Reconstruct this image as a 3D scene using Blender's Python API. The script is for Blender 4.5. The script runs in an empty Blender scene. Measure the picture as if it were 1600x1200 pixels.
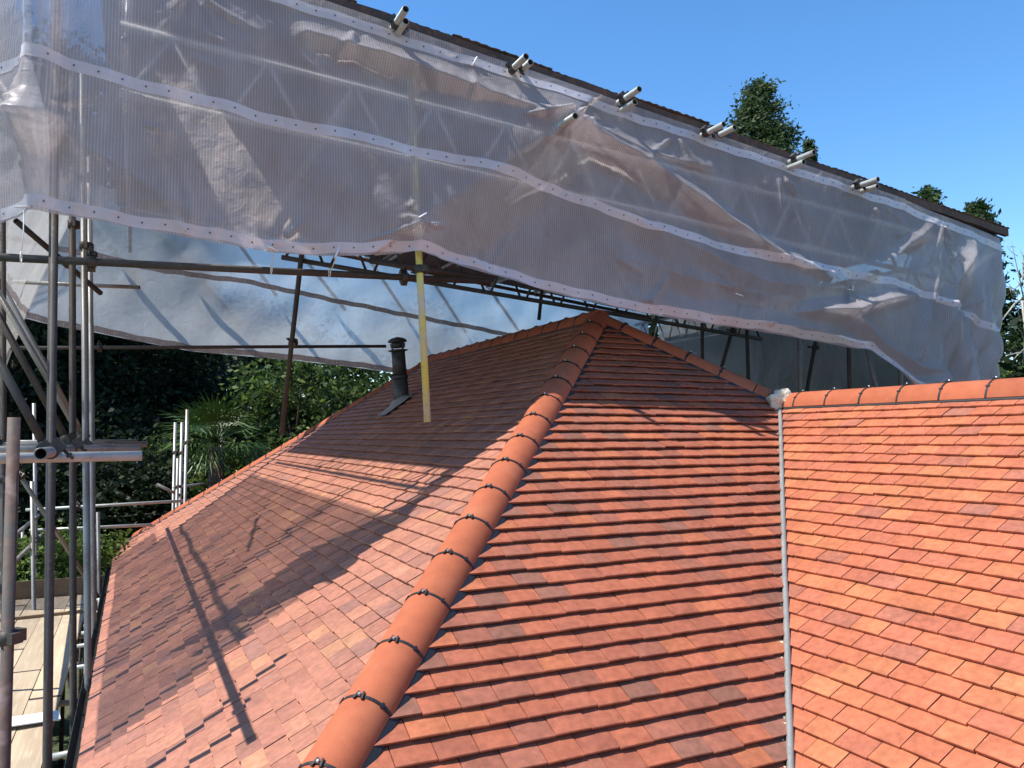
import bpy, math, random
import numpy as np
from mathutils import Vector, Matrix

random.seed(7); RNG = np.random.default_rng(7)
scene = bpy.context.scene
COL = scene.collection
R = math.radians

# ------------------------------------------------------------------ camera, sky, sun, exposure
FPX, YAW, PIT, ROL = 1209.0, .4539, .0666, -.0033
CAM = np.array([-3.7603, -5.9403, -1.0648])
FW = np.array([math.sin(YAW)*math.cos(PIT), math.cos(YAW)*math.cos(PIT), math.sin(PIT)])
_r = np.array([math.cos(YAW), -math.sin(YAW), 0]); _u = np.cross(_r, FW)
RT = _r*math.cos(ROL)+_u*math.sin(ROL); UP = _u*math.cos(ROL)-_r*math.sin(ROL)
cd = bpy.data.cameras.new('camera'); cam = bpy.data.objects.new('camera', cd); COL.objects.link(cam)
cd.sensor_fit = 'HORIZONTAL'; cd.sensor_width = 36; cd.lens = 36*FPX/1600; cd.clip_start = .05; cd.clip_end = 2000
M = Matrix.Identity(4)
for i in range(3):
    M[i][0] = RT[i]; M[i][1] = UP[i]; M[i][2] = -FW[i]; M[i][3] = CAM[i]
cam.matrix_world = M
scene.camera = cam
SUNV = np.array([-1, .12, 1.5]); SUNV /= np.linalg.norm(SUNV)     # towards the sun
w = bpy.data.worlds.new('World'); scene.world = w; w.use_nodes = True
nt = w.node_tree; bg = nt.nodes['Background']
sky = nt.nodes.new('ShaderNodeTexSky'); sky.sky_type = 'NISHITA'; sky.sun_disc = False
sky.sun_elevation = math.asin(SUNV[2]); sky.sun_rotation = math.atan2(SUNV[0], SUNV[1])
sky.air_density = 1.0; sky.dust_density = .1; sky.ozone_density = 3.5
hs = nt.nodes.new('ShaderNodeHueSaturation'); hs.inputs['Saturation'].default_value = 1.22; nt.links.new(sky.outputs[0], hs.inputs['Color']); nt.links.new(hs.outputs[0], bg.inputs[0]); bg.inputs[1].default_value = .15
sl = bpy.data.lights.new('sun', 'SUN'); sl.energy = 4.8; sl.angle = R(.53); sl.color = (1, .95, .87)
so = bpy.data.objects.new('sun', sl); COL.objects.link(so)
so.rotation_euler = Vector(-SUNV).to_track_quat('-Z', 'Y').to_euler(); so.location = (-20, 2, 30)
vs = scene.view_settings; vs.view_transform = 'Standard'; vs.look = 'None'; vs.gamma = 1; vs.exposure = .75; vs.use_curve_mapping = False

# ------------------------------------------------------------------ helpers
def ray(x, y): return FW+RT*(x-800)/FPX-UP*(y-600)/FPX
def at_depth(x, y, d): return CAM+ray(x, y)*d
def at_y(x, y, Y): r = ray(x, y); return CAM+r*(Y-CAM[1])/r[1]
def at_x(x, y, X): r = ray(x, y); return CAM+r*(X-CAM[0])/r[0]
def at_z(x, y, Z): r = ray(x, y); return CAM+r*(Z-CAM[2])/r[2]
T = .7199; CS = 1/math.sqrt(1+T*T); SN = T*CS          # roof pitch
P = 1.0984; RL = 4.2603; EX = 3.9482; L = .3128; GA = .1
GROUND = -8.0

def tag(o, label=None, cat=None, group=None, kind=None):
    if label: o['label'] = label
    if cat: o['category'] = cat
    if group: o['group'] = group
    if kind: o['kind'] = kind
    return o
def empty(name, loc=(0, 0, 0)):
    o = bpy.data.objects.new(name, None); o.empty_display_size = .1; o.location = loc; COL.objects.link(o); return o
def link(name, me, parent=None, world=None):
    o = bpy.data.objects.new(name, me); COL.objects.link(o)
    if parent is not None:
        o.parent = parent
        o.matrix_parent_inverse = PW(parent).inverted()
    if world is not None: o.matrix_basis = world
    return o
def PW(p):
    m = p.matrix_basis.copy()
    if p.parent: m = PW(p.parent) @ p.matrix_parent_inverse @ m
    return m
class MB:
    def __init__(s): s.v = []; s.f = []; s.sm = []; s.tint = []; s.bore = []
    def add(s, vs, fs, smooth=False, tint=None):
        b = len(s.v); s.v += [tuple(map(float, p)) for p in vs]; s.f += [tuple(i+b for i in f) for f in fs]; s.sm += [smooth]*len(fs)
        if tint is not None: s.tint += [tint]*len(vs)
    def box(s, c, size, mat=None):
        x, y, z = [k/2 for k in size]
        vs = [(-x, -y, -z), (x, -y, -z), (x, y, -z), (-x, y, -z), (-x, -y, z), (x, -y, z), (x, y, z), (-x, y, z)]
        vs = [Vector(p) for p in vs]
        if mat is not None: vs = [mat @ p for p in vs]
        vs = [p+Vector(c) for p in vs]
        s.add(vs, [(0, 3, 2, 1), (4, 5, 6, 7), (0, 1, 5, 4), (1, 2, 6, 5), (2, 3, 7, 6), (3, 0, 4, 7)])
    def tube(s, a, b, r, n=12, r2=None, hollow=True, t=.004):
        a = Vector(a); b = Vector(b); d = (b-a).normalized(); r2 = r if r2 is None else r2
        x = d.orthogonal().normalized(); y = d.cross(x)
        cs = [x*math.cos(2*math.pi*i/n)+y*math.sin(2*math.pi*i/n) for i in range(n)]
        if hollow:
            dep = min(.12, (b-a).length*.2)
            rings = [(a+d*dep, r-t), (a, r-t), (a, r), (b, r2), (b, r2-t), (b-d*dep, r2-t)]
        else: rings = [(a, r), (b, r2)]
        vs = [p+c*q for p, q in rings for c in cs]; fs = []
        for k in range(len(rings)-1):
            for i in range(n): j = (i+1) % n; fs.append((k*n+i, k*n+j, (k+1)*n+j, (k+1)*n+i))
        if hollow: nf = len(s.f); s.bore += list(range(nf, nf+n))+list(range(nf+4*n, nf+5*n))+[nf+5*n, nf+5*n+1]
        s.add(vs, fs, True)
        m = len(rings)-1
        s.f += []; b0 = len(s.v)-len(vs)
        s.f += [tuple(b0+i for i in range(n))[::-1], tuple(b0+m*n+i for i in range(n))]; s.sm += [False, False]
    def path(s, pts, rads, n=8):
        pts = [Vector(p) for p in pts]; vs = []; fs = []; x = None
        for k, p in enumerate(pts):
            d = (pts[min(k+1, len(pts)-1)]-pts[max(k-1, 0)]).normalized()
            x = d.orthogonal().normalized() if x is None else (x-d*x.dot(d)).normalized()
            y = d.cross(x)
            vs += [p+(x*math.cos(2*math.pi*i/n)+y*math.sin(2*math.pi*i/n))*rads[k] for i in range(n)]
        for k in range(len(pts)-1):
            for i in range(n): j = (i+1) % n; fs.append((k*n+i, k*n+j, (k+1)*n+j, (k+1)*n+i))
        fs += [tuple(range(n))[::-1], tuple((len(pts)-1)*n+i for i in range(n))]
        s.add(vs, fs, True)
    def mesh(s, name, mat):
        me = bpy.data.meshes.new(name); me.from_pydata(s.v, [], s.f); me.polygons.foreach_set('use_smooth', s.sm)
        if s.tint:
            a = me.attributes.new('tint', 'FLOAT_COLOR', 'POINT'); a.data.foreach_set('color', np.array([(*t, 1) for t in s.tint], dtype=np.float32).ravel())
        me.materials.append(mat)
        if s.bore:
            me.materials.append(MBORE)
            for i in s.bore: me.polygons[i].material_index = 1
        me.update(); return me
    def build(s, name, mat, parent=None): return link(name, s.mesh(name, mat), parent)

# ------------------------------------------------------------------ materials
def mat(name, col, rough=.6, metal=0, noise=None, bump=None, spec=.5, rnd=0):
    m = bpy.data.materials.new(name); m.use_nodes = True; n = m.node_tree; b = n.nodes['Principled BSDF']
    b.inputs['Base Color'].default_value = (*col, 1); b.inputs['Roughness'].default_value = rough
    b.inputs['Metallic'].default_value = metal; b.inputs['Specular IOR Level'].default_value = spec
    g = n.nodes.new('ShaderNodeNewGeometry')
    if noise:      # list of (scale, col2, lo, hi[, stretch])
        prev = None
        for q in noise:
            sc, c2, lo, hi = q[:4]
            mp = n.nodes.new('ShaderNodeMapping'); n.links.new(g.outputs['Position'], mp.inputs[0])
            mp.inputs['Scale'].default_value = q[4] if len(q) > 4 else (1, 1, 1)
            t = n.nodes.new('ShaderNodeTexNoise'); t.inputs['Scale'].default_value = sc; t.inputs['Detail'].default_value = 5
            n.links.new(mp.outputs[0], t.inputs['Vector'])
            r = n.nodes.new('ShaderNodeMapRange'); r.inputs[1].default_value = lo; r.inputs[2].default_value = hi
            n.links.new(t.outputs[0], r.inputs[0])
            mx = n.nodes.new('ShaderNodeMix'); mx.data_type = 'RGBA'
            n.links.new(r.outputs[0], mx.inputs[0])
            if prev is None: mx.inputs[6].default_value = (*col, 1)
            else: n.links.new(prev, mx.inputs[6])
            mx.inputs[7].default_value = (*c2, 1); prev = mx.outputs[2]
        if rnd:
            oi = n.nodes.new('ShaderNodeObjectInfo'); mr = n.nodes.new('ShaderNodeMapRange'); mr.inputs[3].default_value = 1-rnd; mr.inputs[4].default_value = 1+rnd*.6; n.links.new(oi.outputs['Random'], mr.inputs[0])
            sc_ = n.nodes.new('ShaderNodeVectorMath'); sc_.operation = 'SCALE'; n.links.new(prev, sc_.inputs[0]); n.links.new(mr.outputs[0], sc_.inputs['Scale']); prev = sc_.outputs[0]
        n.links.new(prev, b.inputs['Base Color'])
    if bump:
        t = n.nodes.new('ShaderNodeTexNoise'); t.inputs['Scale'].default_value = bump[0]; t.inputs['Detail'].default_value = 4
        n.links.new(g.outputs['Position'], t.inputs['Vector'])
        bp = n.nodes.new('ShaderNodeBump'); bp.inputs['Strength'].default_value = bump[1]; bp.inputs['Distance'].default_value = bump[2]
        n.links.new(t.outputs[0], bp.inputs['Height']); n.links.new(bp.outputs[0], b.inputs['Normal'])
    return m
def tile_mat():
    m = mat('clay_tile', (.5, .2, .1), .62, bump=(260, .35, .002), spec=.35); n = m.node_tree; b = n.nodes['Principled BSDF']
    at = n.nodes.new('ShaderNodeAttribute'); at.attribute_name = 'tint'
    g = n.nodes.new('ShaderNodeNewGeometry')
    def nz(scale, lo, hi, a, c):
        t = n.nodes.new('ShaderNodeTexNoise'); t.inputs['Scale'].default_value = scale; t.inputs['Detail'].default_value = 6
        n.links.new(g.outputs['Position'], t.inputs['Vector'])
        r = n.nodes.new('ShaderNodeMapRange'); r.inputs[1].default_value = lo; r.inputs[2].default_value = hi
        r.inputs[3].default_value = a; r.inputs[4].default_value = c
        n.links.new(t.outputs[0], r.inputs[0]); return r.outputs[0]
    def mul(x, fac):
        k = n.nodes.new('ShaderNodeVectorMath'); k.operation = 'SCALE'; n.links.new(x, k.inputs[0]); n.links.new(fac, k.inputs['Scale']); return k.outputs[0]
    c = mul(at.outputs['Color'], nz(30, .3, .7, .80, 1.15)); c = mul(c, nz(330, .35, .65, .86, 1.10)); c = mul(c, nz(6, .3, .7, .88, 1.1))
    # pale dust smears
    mx = n.nodes.new('ShaderNodeMix'); mx.data_type = 'RGBA'; n.links.new(nz(48, .69, .8, 0, .5), mx.inputs[0])
    n.links.new(c, mx.inputs[6]); mx.inputs[7].default_value = (.5, .36, .28, 1)
    n.links.new(mx.outputs[2], b.inputs['Base Color'])
    return m
MT = tile_mat()
MHIP = mat('clay_ridge_tile', (.365, .104, .048), .78, noise=[(14, (.315, .088, .043), .35, .7), (180, (.29, .085, .045), .55, .8), (4, (.385, .13, .066), .55, .8), (26, (.42, .2, .13), .68, .85)], bump=(220, .55, .0025), spec=.2, rnd=.14)
MUNDER = mat('underlay', (.03, .028, .028), .8)
MBLK = mat('black_plastic', (.018, .018, .019), .45, bump=(90, .2, .002))
MBORE = mat('tube_bore_shade', (.03, .026, .024), .8)  # near-black colour paints in the shade inside the tube ends
MBOLT = mat('bolt_steel', (.75, .75, .74), .3, 1)
MLEAD = mat('lead_grey', (.2, .195, .185), .6, .1, noise=[(9, (.25, .245, .23), .4, .7), (60, (.14, .135, .13), .55, .75)], bump=(50, .3, .003))
MMORT = mat('mortar', (.64, .565, .42), .9, noise=[(30, (.5, .43, .31), .45, .7)], bump=(60, .8, .012))
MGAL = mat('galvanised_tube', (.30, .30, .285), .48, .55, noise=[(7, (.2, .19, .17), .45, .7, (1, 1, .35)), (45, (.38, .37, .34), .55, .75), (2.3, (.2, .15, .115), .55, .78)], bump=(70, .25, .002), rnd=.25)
MGALD = mat('shade_toned_rusty_tube', (.065, .057, .05), .65, .2, noise=[(6, (.05, .042, .036), .4, .65), (30, (.12, .105, .09), .58, .78), (3, (.085, .055, .042), .6, .85)], bump=(60, .3, .002), rnd=.25)  # base darkened to paint in shade below the sheeting; noise adds rust
MGALL = mat('bright_tube', (.40, .415, .385), .5, .25, noise=[(8, (.29, .3, .27), .45, .7), (40, (.2, .18, .15), .58, .8)], bump=(60, .2, .002))
MYEL = mat('yellow_tube', (.58, .55, .12), .5, .1, noise=[(5, (.5, .5, .42), .42, .62), (26, (.4, .38, .22), .55, .75)], bump=(60, .25, .002))
MRUSTT = mat('rusty_painted_tube', (.085, .05, .042), .75, .1, noise=[(7, (.2, .14, .13), .58, .7), (2.5, (.07, .062, .055), .45, .6), (30, (.12, .07, .05), .5, .7)], bump=(60, .4, .002))
MCOUP = mat('coupler_steel', (.06, .056, .052), .6, .4, noise=[(40, (.085, .065, .052), .45, .65)], bump=(80, .4, .003))
MPALE = mat('alloy_reflected_light', (.66, .65, .63), .7, 0)  # alloy lightened, reflected light painted into its colour
MALU = mat('aluminium', (.55, .56, .57), .38, .8, noise=[(12, (.42, .43, .44), .45, .7)])
MRUST = mat('rusty_sheet', (.105, .058, .04), .75, .2, noise=[(3, (.06, .04, .032), .4, .65), (25, (.17, .085, .05), .5, .75)], bump=(30, .4, .004))
MWOOD = mat('scaffold_board', (.47, .37, .25), .8, noise=[(5, (.36, .27, .18), .4, .7, (1, .12, 1)), (40, (.56, .46, .33), .5, .75, (1, .06, 1)), (1.7, (.3, .245, .18), .58, .8)], bump=(60, .4, .004), rnd=.25)
MDWOOD = mat('timber', (.24, .16, .09), .8, noise=[(6, (.17, .11, .065), .4, .7), (40, (.3, .21, .13), .5, .75)], bump=(60, .4, .004))
MWHT = mat('white_paint', (.75, .75, .74), .5)
MBRICK = mat('brickwork', (.3, .13, .08), .85, noise=[(9, (.22, .1, .07), .4, .7)], bump=(40, .4, .005))
MGRASS = mat('garden_ground', (.05, .075, .025), .9, noise=[(.5, (.09, .075, .045), .45, .7), (6, (.035, .06, .02), .45, .7)], bump=(8, .6, .05))
MFLASH = mat('lead_flashing', (.27, .27, .265), .6, .1, noise=[(12, (.26, .26, .27), .45, .7)], bump=(30, .5, .006))
MFLUE = mat('flue_enamel', (.035, .037, .037), .45, noise=[(6, (.075, .08, .08), .5, .75), (40, (.05, .05, .05), .5, .7)], bump=(40, .2, .003))

def sheet_mat(name, trans, base, grid=(70, 55), glow=.5, alpha_n=.06, blur=.2, gloss=.35, relief=.55, dirt=.84, gcon=.86):
    """reinforced polythene: thin, partly see-through, with a grid of strings"""
    m = bpy.data.materials.new(name); m.use_nodes = True; n = m.node_tree; n.nodes.remove(n.nodes['Principled BSDF']); out = n.nodes['Material Output']
    uv = n.nodes.new('ShaderNodeUVMap'); uv.uv_map = 'cloth'
    sp = n.nodes.new('ShaderNodeSeparateXYZ'); n.links.new(uv.outputs[0], sp.inputs[0])
    def math_(op, a, b=None):
        k = n.nodes.new('ShaderNodeMath'); k.operation = op
        for i, q in enumerate((a, b)):
            if q is None: continue
            if isinstance(q, (int, float)): k.inputs[i].default_value = q
            else: n.links.new(q, k.inputs[i])
        return k.outputs[0]
    def line(c, fr, wd):
        t = math_('FRACT', math_('MULTIPLY', c, fr)); t = math_('ABSOLUTE', math_('SUBTRACT', t, .5)); return math_('LESS_THAN', t, wd)
    gx = line(sp.outputs[0], grid[0], .2); gz = line(sp.outputs[1], grid[1], .1)
    gr = math_('MAXIMUM', gx, math_('MULTIPLY', gz, .35))
    no = n.nodes.new('ShaderNodeTexNoise'); no.inputs['Scale'].default_value = 1.6; no.inputs['Detail'].default_value = 5; n.links.new(uv.outputs[0], no.inputs['Vector'])
    nr = n.nodes.new('ShaderNodeMapRange'); nr.inputs[1].default_value = .3; nr.inputs[2].default_value = .7; nr.inputs[3].default_value = -alpha_n; nr.inputs[4].default_value = alpha_n
    n.links.new(no.outputs[0], nr.inputs[0])
    tr = math_('SUBTRACT', math_('ADD', nr.outputs[0], trans), math_('MULTIPLY', gr, trans*.7))
    # relief
    b1 = n.nodes.new('ShaderNodeTexNoise'); b1.inputs['Scale'].default_value = 9; b1.inputs['Detail'].default_value = 6; b1.inputs['Distortion'].default_value = .6; n.links.new(uv.outputs[0], b1.inputs['Vector'])
    bp = n.nodes.new('ShaderNodeBump'); bp.inputs['Strength'].default_value = relief; bp.inputs['Distance'].default_value = .03; n.links.new(b1.outputs[0], bp.inputs['Height'])
    bq = n.nodes.new('ShaderNodeBump'); bq.inputs['Strength'].default_value = .5; bq.inputs['Distance'].default_value = .002; n.links.new(gr, bq.inputs['Height']); n.links.new(bp.outputs[0], bq.inputs['Normal'])
    df = n.nodes.new('ShaderNodeBsdfDiffuse'); tl = n.nodes.new('ShaderNodeBsdfTranslucent')
    mp = n.nodes.new('ShaderNodeMapping'); mp.inputs['Scale'].default_value = (1, .45, 1); n.links.new(uv.outputs[0], mp.inputs[0])
    dn = n.nodes.new('ShaderNodeTexNoise'); dn.inputs['Scale'].default_value = 3.2; dn.inputs['Detail'].default_value = 8; dn.inputs['Roughness'].default_value = .65; n.links.new(mp.outputs[0], dn.inputs['Vector'])
    dr = n.nodes.new('ShaderNodeMapRange'); dr.inputs[1].default_value = .35; dr.inputs[2].default_value = .68; n.links.new(dn.outputs[0], dr.inputs[0])
    dm = n.nodes.new('ShaderNodeMix'); dm.data_type = 'RGBA'; n.links.new(dr.outputs[0], dm.inputs[0]); dm.inputs[6].default_value = (base[0]*dirt, base[1]*dirt*.97, base[2]*dirt*.95, 1); dm.inputs[7].default_value = (min(base[0]*1.08, .9), min(base[1]*1.08, .9), min(base[2]*1.08, .9), 1)
    gd = n.nodes.new('ShaderNodeMix'); gd.data_type = 'RGBA'; gd.blend_type = 'MULTIPLY'; n.links.new(math_('SUBTRACT', 1, gr), gd.inputs[0]); n.links.new(dm.outputs[2], gd.inputs[6]); gd.inputs[7].default_value = (gcon, gcon, gcon, 1)
    n.links.new(gd.outputs[2], df.inputs[0]); n.links.new(gd.outputs[2], tl.inputs[0])
    gl = n.nodes.new('ShaderNodeBsdfGlossy'); gl.inputs['Roughness'].default_value = .32; gl.inputs[0].default_value = (.9, .9, .9, 1)
    for k in (df, tl, gl): n.links.new(bq.outputs[0], k.inputs['Normal'])
    tp = n.nodes.new('ShaderNodeBsdfTransparent'); tp.inputs[0].default_value = (.93, .93, .94, 1)
    def mix(f, a, b):
        k = n.nodes.new('ShaderNodeMixShader')
        if isinstance(f, float): k.inputs[0].default_value = f
        else: n.links.new(f, k.inputs[0])
        n.links.new(a.outputs[0], k.inputs[1]); n.links.new(b.outputs[0], k.inputs[2]); return k
    a = mix(glow, df, tl)
    fr = n.nodes.new('ShaderNodeFresnel'); fr.inputs[0].default_value = 1.42; n.links.new(bq.outputs[0], fr.inputs['Normal'])
    a = mix(math_('MULTIPLY', fr.outputs[0], gloss), a, gl)
    if blur:
        rf = n.nodes.new('ShaderNodeBsdfRefraction'); rf.inputs['IOR'].default_value = 1.12; rf.inputs['Roughness'].default_value = .8; rf.inputs[0].default_value = (.93, .93, .94, 1)
        a = mix(blur, a, rf)
    n.links.new(mix(tr, a, tp).outputs[0], out.inputs[0])
    return m
MSHEET = sheet_mat('reinforced_sheeting', .20, (.70, .655, .675), grid=(58, 52), glow=.55, blur=.17, alpha_n=.07)
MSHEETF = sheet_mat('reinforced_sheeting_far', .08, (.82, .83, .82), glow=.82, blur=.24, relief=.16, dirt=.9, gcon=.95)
MSHEETR = sheet_mat('reinforced_sheeting_shade_tint', .10, (.34, .36, .35), glow=.35, blur=.45)  # grey base paints in the shade on this sheet and the trees behind
MSHEETL = sheet_mat('reinforced_sheeting_side', .54, (.75, .70, .63), blur=0., alpha_n=.1)
MBAND = sheet_mat('sheeting_band', .0, (.85, .80, .83), grid=(30, 30), alpha_n=.0, blur=0., gloss=.1, relief=.3, dirt=.95, gcon=1.)

MBANDF = sheet_mat('sheeting_band_backlit_tint', .04, (.42, .36, .34), grid=(30, 30), alpha_n=.02, blur=0., gloss=.1, glow=.35)  # brown base paints in the dark look of a backlit band

# ------------------------------------------------------------------ ground
b = MB(); n_ = 24
b.add([(-400, -400, GROUND), (400, -400, GROUND), (400, 400, GROUND), (-400, 400, GROUND)], [(0, 1, 2, 3)])
tag(b.build('ground', MGRASS), kind='structure')

# ------------------------------------------------------------------ house
house = empty('house', (0, 0, GROUND))
tag(house, 'house with new orange clay tiled hipped roof and projecting wing', 'house')
EZ = -EX*T
WX = 1.75   # wing eave x = -WX
def wallbox(x0, x1, y0, y1):
    b = MB(); b.box(((x0+x1)/2, (y0+y1)/2, (GROUND+EZ-.15)/2), (x1-x0, y1-y0, EZ-.15-GROUND)); b.build('wall', MBRICK, house)
RX = 2*P+1.0+EX-1.0     # right eave (mirror about the wing ridge keeps equal heights)
XR = EX
wallbox(-EX+.3, XR-.3, -EX+.3, RL+EX-.3)
wallbox(-WX+.3, XR-.32, -9.0, -EX+.28)

CLS = {  # tint palettes: tile mix per slope, A's pinker tone also paints in grazing sheen
 'A': [((.345, .143, .092), 6), ((.365, .155, .098), 4), ((.32, .13, .086), 4), ((.285, .122, .085), 1.6), ((.26, .12, .09), .8), ((.385, .178, .1), .5)],
 'B': [((.345, .105, .055), 6), ((.315, .099, .055), 5), ((.275, .096, .058), 3.2), ((.225, .094, .062), 1.5), ((.385, .123, .057), 1.2)],
 'C': [((.395, .118, .057), 6), ((.415, .134, .06), 4), ((.37, .112, .06), 4), ((.335, .114, .069), 1.2), ((.42, .146, .064), 1.2), ((.305, .115, .075), .3)]}
def pick(k, u, s):
    c, wts = zip(*CLS[k]); wts = np.array(wts, float)
    ph = math.sin(u*2.1+s*3.3+ord(k))+math.sin(s*4.7-u*1.3)          # loose clusters: tiles came off the same pallet
    wts = wts*np.exp(ph*.45*np.linspace(-1, 1, len(wts)))
    i = RNG.choice(len(c), p=wts/wts.sum()); return i
TW, TLEN = .165, .18
def clip(poly, a, b_, c):   # keep a*u+b*s+c >= 0
    out = []
    for i in range(len(poly)):
        p, q = poly[i], poly[(i+1) % len(poly)]; dp = a*p[0]+b_*p[1]+c; dq = a*q[0]+b_*q[1]+c
        if dp >= 0: out.append(p)
        if (dp >= 0) != (dq >= 0): t = dp/(dp-dq); out.append((p[0]+(q[0]-p[0])*t, p[1]+(q[1]-p[1])*t))
    return out
def tile_geo(w, ln, TTH, TILT):    # local: u across, s down the slope (tail at 0, head at -ln), n up
    vs = []; fs = []
    for u, cam_ in ((-w/2, 0), (0, .0018), (w/2, 0)):
        for s, dz in ((-ln, 0), (-.003, 0), (0, -.003), (0, -TTH), (-ln, -TTH)):
            vs.append((u, s, s*TILT+cam_+dz))
    for k in range(2):
        for j in range(5): fs.append((k*5+j, k*5+(j+1) % 5, (k+1)*5+(j+1) % 5, (k+1)*5+j))
    fs += [(4, 3, 2, 1, 0), (10, 11, 12, 13, 14)]
    return vs, fs
def orient(fs): return [f[::-1] for f in fs]
THK = {'A': .0135, 'B': .0115, 'C': .0145}; TLT = {'A': .185, 'B': .235, 'C': .185}
def slope(key, origin, uvec, svec, nvec, smax, lim, nshow, extra=None, singles=True):
    """lim(s) -> list of half planes (a,b,c) in (u,s); origin at the top edge"""
    O, U, S, N = map(Vector, (origin, uvec, svec, nvec))
    flip = U.cross(S).dot(N) < 0; TTH = THK[key]; TILT = TLT[key]
    under = MB()
    part = empty('roof_slope'); part.parent = house; part.matrix_parent_inverse = PW(house).inverted(); part.matrix_basis = Matrix.Translation(O)
    hp, u0, u1 = lim
    poly = [(u0, 0), (u1, 0), (u1, smax), (u0, smax)]
    for h in hp: poly = clip(poly, *h)
    bp = [O+U*p[0]+S*p[1]-N*.012 for p in poly]
    lo = [p-N*.06 for p in bp]; k = len(bp)
    under.add(bp+lo, [tuple(range(k)) if not flip else tuple(range(k))[::-1], tuple(range(k, 2*k))[::-1]]+[(i, (i+1) % k, k+(i+1) % k, k+i) for i in range(k)])
    under.build('roof_deck', MUNDER, part)
    items = []
    for i in range(int(smax/GA+.999)):
        st = (i+1)*GA
        if st > smax+.05: break
        off = (.5 if i % 2 else 0)*TW+RNG.normal(0, .004)
        for j in range(int(u0/TW)-2, int(u1/TW)+3):
            uc = j*TW+off
            if uc < u0-.2 or uc > u1+.2: continue
            ln = min(TLEN, st-.005) if i > 0 else .095
            wd = TW-.003-abs(RNG.normal(0, .0012))
            ds = RNG.normal(0, .0022); rot = RNG.normal(0, .007); lift = TILT*.1+.006+abs(RNG.normal(0, .0016))+(RNG.random() < .05)*.003
            tw = RNG.normal(0, .006)
            rect = [(uc-wd/2, st+ds-ln), (uc+wd/2, st+ds-ln), (uc+wd/2, st+ds), (uc-wd/2, st+ds)]
            pl = rect; full = True
            for h in hp:
                nn = math.hypot(h[0], h[1]); q = clip(pl, h[0], h[1], h[2]-.022*nn)
                if len(q) != len(pl) or any(abs(x[0]-y[0])+abs(x[1]-y[1]) > 1e-6 for x, y in zip(q, pl)): full = False
                pl = q
                if len(pl) < 3: break
            if len(pl) < 3: continue
            ar = abs(sum(pl[a][0]*pl[(a+1) % len(pl)][1]-pl[(a+1) % len(pl)][0]*pl[a][1] for a in range(len(pl))))/2
            if ar < .0012: continue
            c = pick(key, uc, st)
            cen = O+U*uc+S*(st-.05); d = Vector(cen)-Vector(CAM); z = d.dot(Vector(FW))
            px, py = 800+FPX*d.dot(Vector(RT))/max(z, .1), 600-FPX*d.dot(Vector(UP))/max(z, .1)
            vis = z > .3 and -20 < px < 1620 and py < 1225 and py > 0
            size = (abs(N.dot(d.normalized()))/max(z, .3)**2) if vis else 0
            items.append((size, uc, st+ds, wd, ln, rot, lift, tw, pl, full, c))
    items.sort(key=lambda t: -t[0])
    B3 = Matrix((U, S, N)).transposed().to_4x4()
    rest = MB(); cache = {}
    for r_, (size, uc, st, wd, ln, rot, lift, tw, pl, full, c) in enumerate(items):
        col = CLS[key][c][0]; jit = 1+RNG.normal(0, .05); colj = tuple(k*jit for k in col)
        single = singles and r_ < nshow and size > 0
        if full:
            Mw = Matrix.Translation(O+U*uc+S*st+N*lift) @ B3 @ Matrix.Rotation(rot, 4, 'Z') @ Matrix.Rotation(tw, 4, 'Y')
            if single:
                kk = (c, int(RNG.integers(3)))
                if kk not in cache:
                    vs, fs = tile_geo(TW-.0045, TLEN, TTH, TILT); bb = MB(); q = tuple(k*(1+(kk[1]-1)*.06) for k in col)
                    bb.add(vs, fs if flip else orient(fs), False, q); cache[kk] = bb.mesh('tile', MT)
                link('tile', cache[kk], part, Mw)
            else:
                vs, fs = tile_geo(wd, ln, TTH, TILT); rest.add([Mw @ Vector(v) for v in vs], fs if flip else orient(fs), False, colj)
        else:
            Mw = Matrix.Translation(O+U*uc+S*st+N*lift) @ B3
            k = len(pl); loc = [(p[0]-uc, p[1]-st) for p in pl]
            vs = [(p[0], p[1], p[1]*TILT) for p in loc]+[(p[0], p[1], p[1]*TILT-TTH) for p in loc]
            fs = [tuple(range(k)), tuple(range(k, 2*k))[::-1]]+[((i+1) % k, i, k+i, k+(i+1) % k) for i in range(k)]
            if flip: fs = orient(fs)
            if single:
                bb = MB(); bb.add(vs, fs, False, colj); link('tile', bb.mesh('tile', MT), part, Mw)
            else: rest.add([Mw @ Vector(v) for v in vs], fs, False, colj)
    if rest.v: tag(rest.build('tile_field', MT, part), kind='stuff')
    return part
SLEN = EX/CS
# A: left slope of the main roof.  u = +y, s = down towards -x
pa = slope('A', (0, 0, 0), (0, 1, 0), (-CS, 0, -SN), (-SN, 0, CS), SLEN, ([(1, CS, 0), (-1, CS, RL)], -EX-.2, RL+EX+.2), 300)
pa['label'] = 'long left roof slope of clay tiles tinted pinkish for sheen, half in shade'
# B: front hip end.  u = +x, s = down towards -y
pb = slope('B', (0, 0, 0), (1, 0, 0), (0, -CS, -SN), (0, -SN, CS), SLEN, ([(1, CS, 0), (-1, CS, 0), (-1, -CS, 2*P)], -EX-.2, P+.2), 300)
pb['label'] = 'middle hip end slope of brindled brown and orange tiles'
# C: left slope of the wing
pc = slope('C', (P, 0, -P*T), (0, 1, 0), (-CS, 0, -SN), (-SN, 0, CS), (WX+P)/CS, ([(-1, -CS, -P)], -9.2, -P+.2), 300)
pc['label'] = 'right wing slope of bright orange tiles in full sun'
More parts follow.
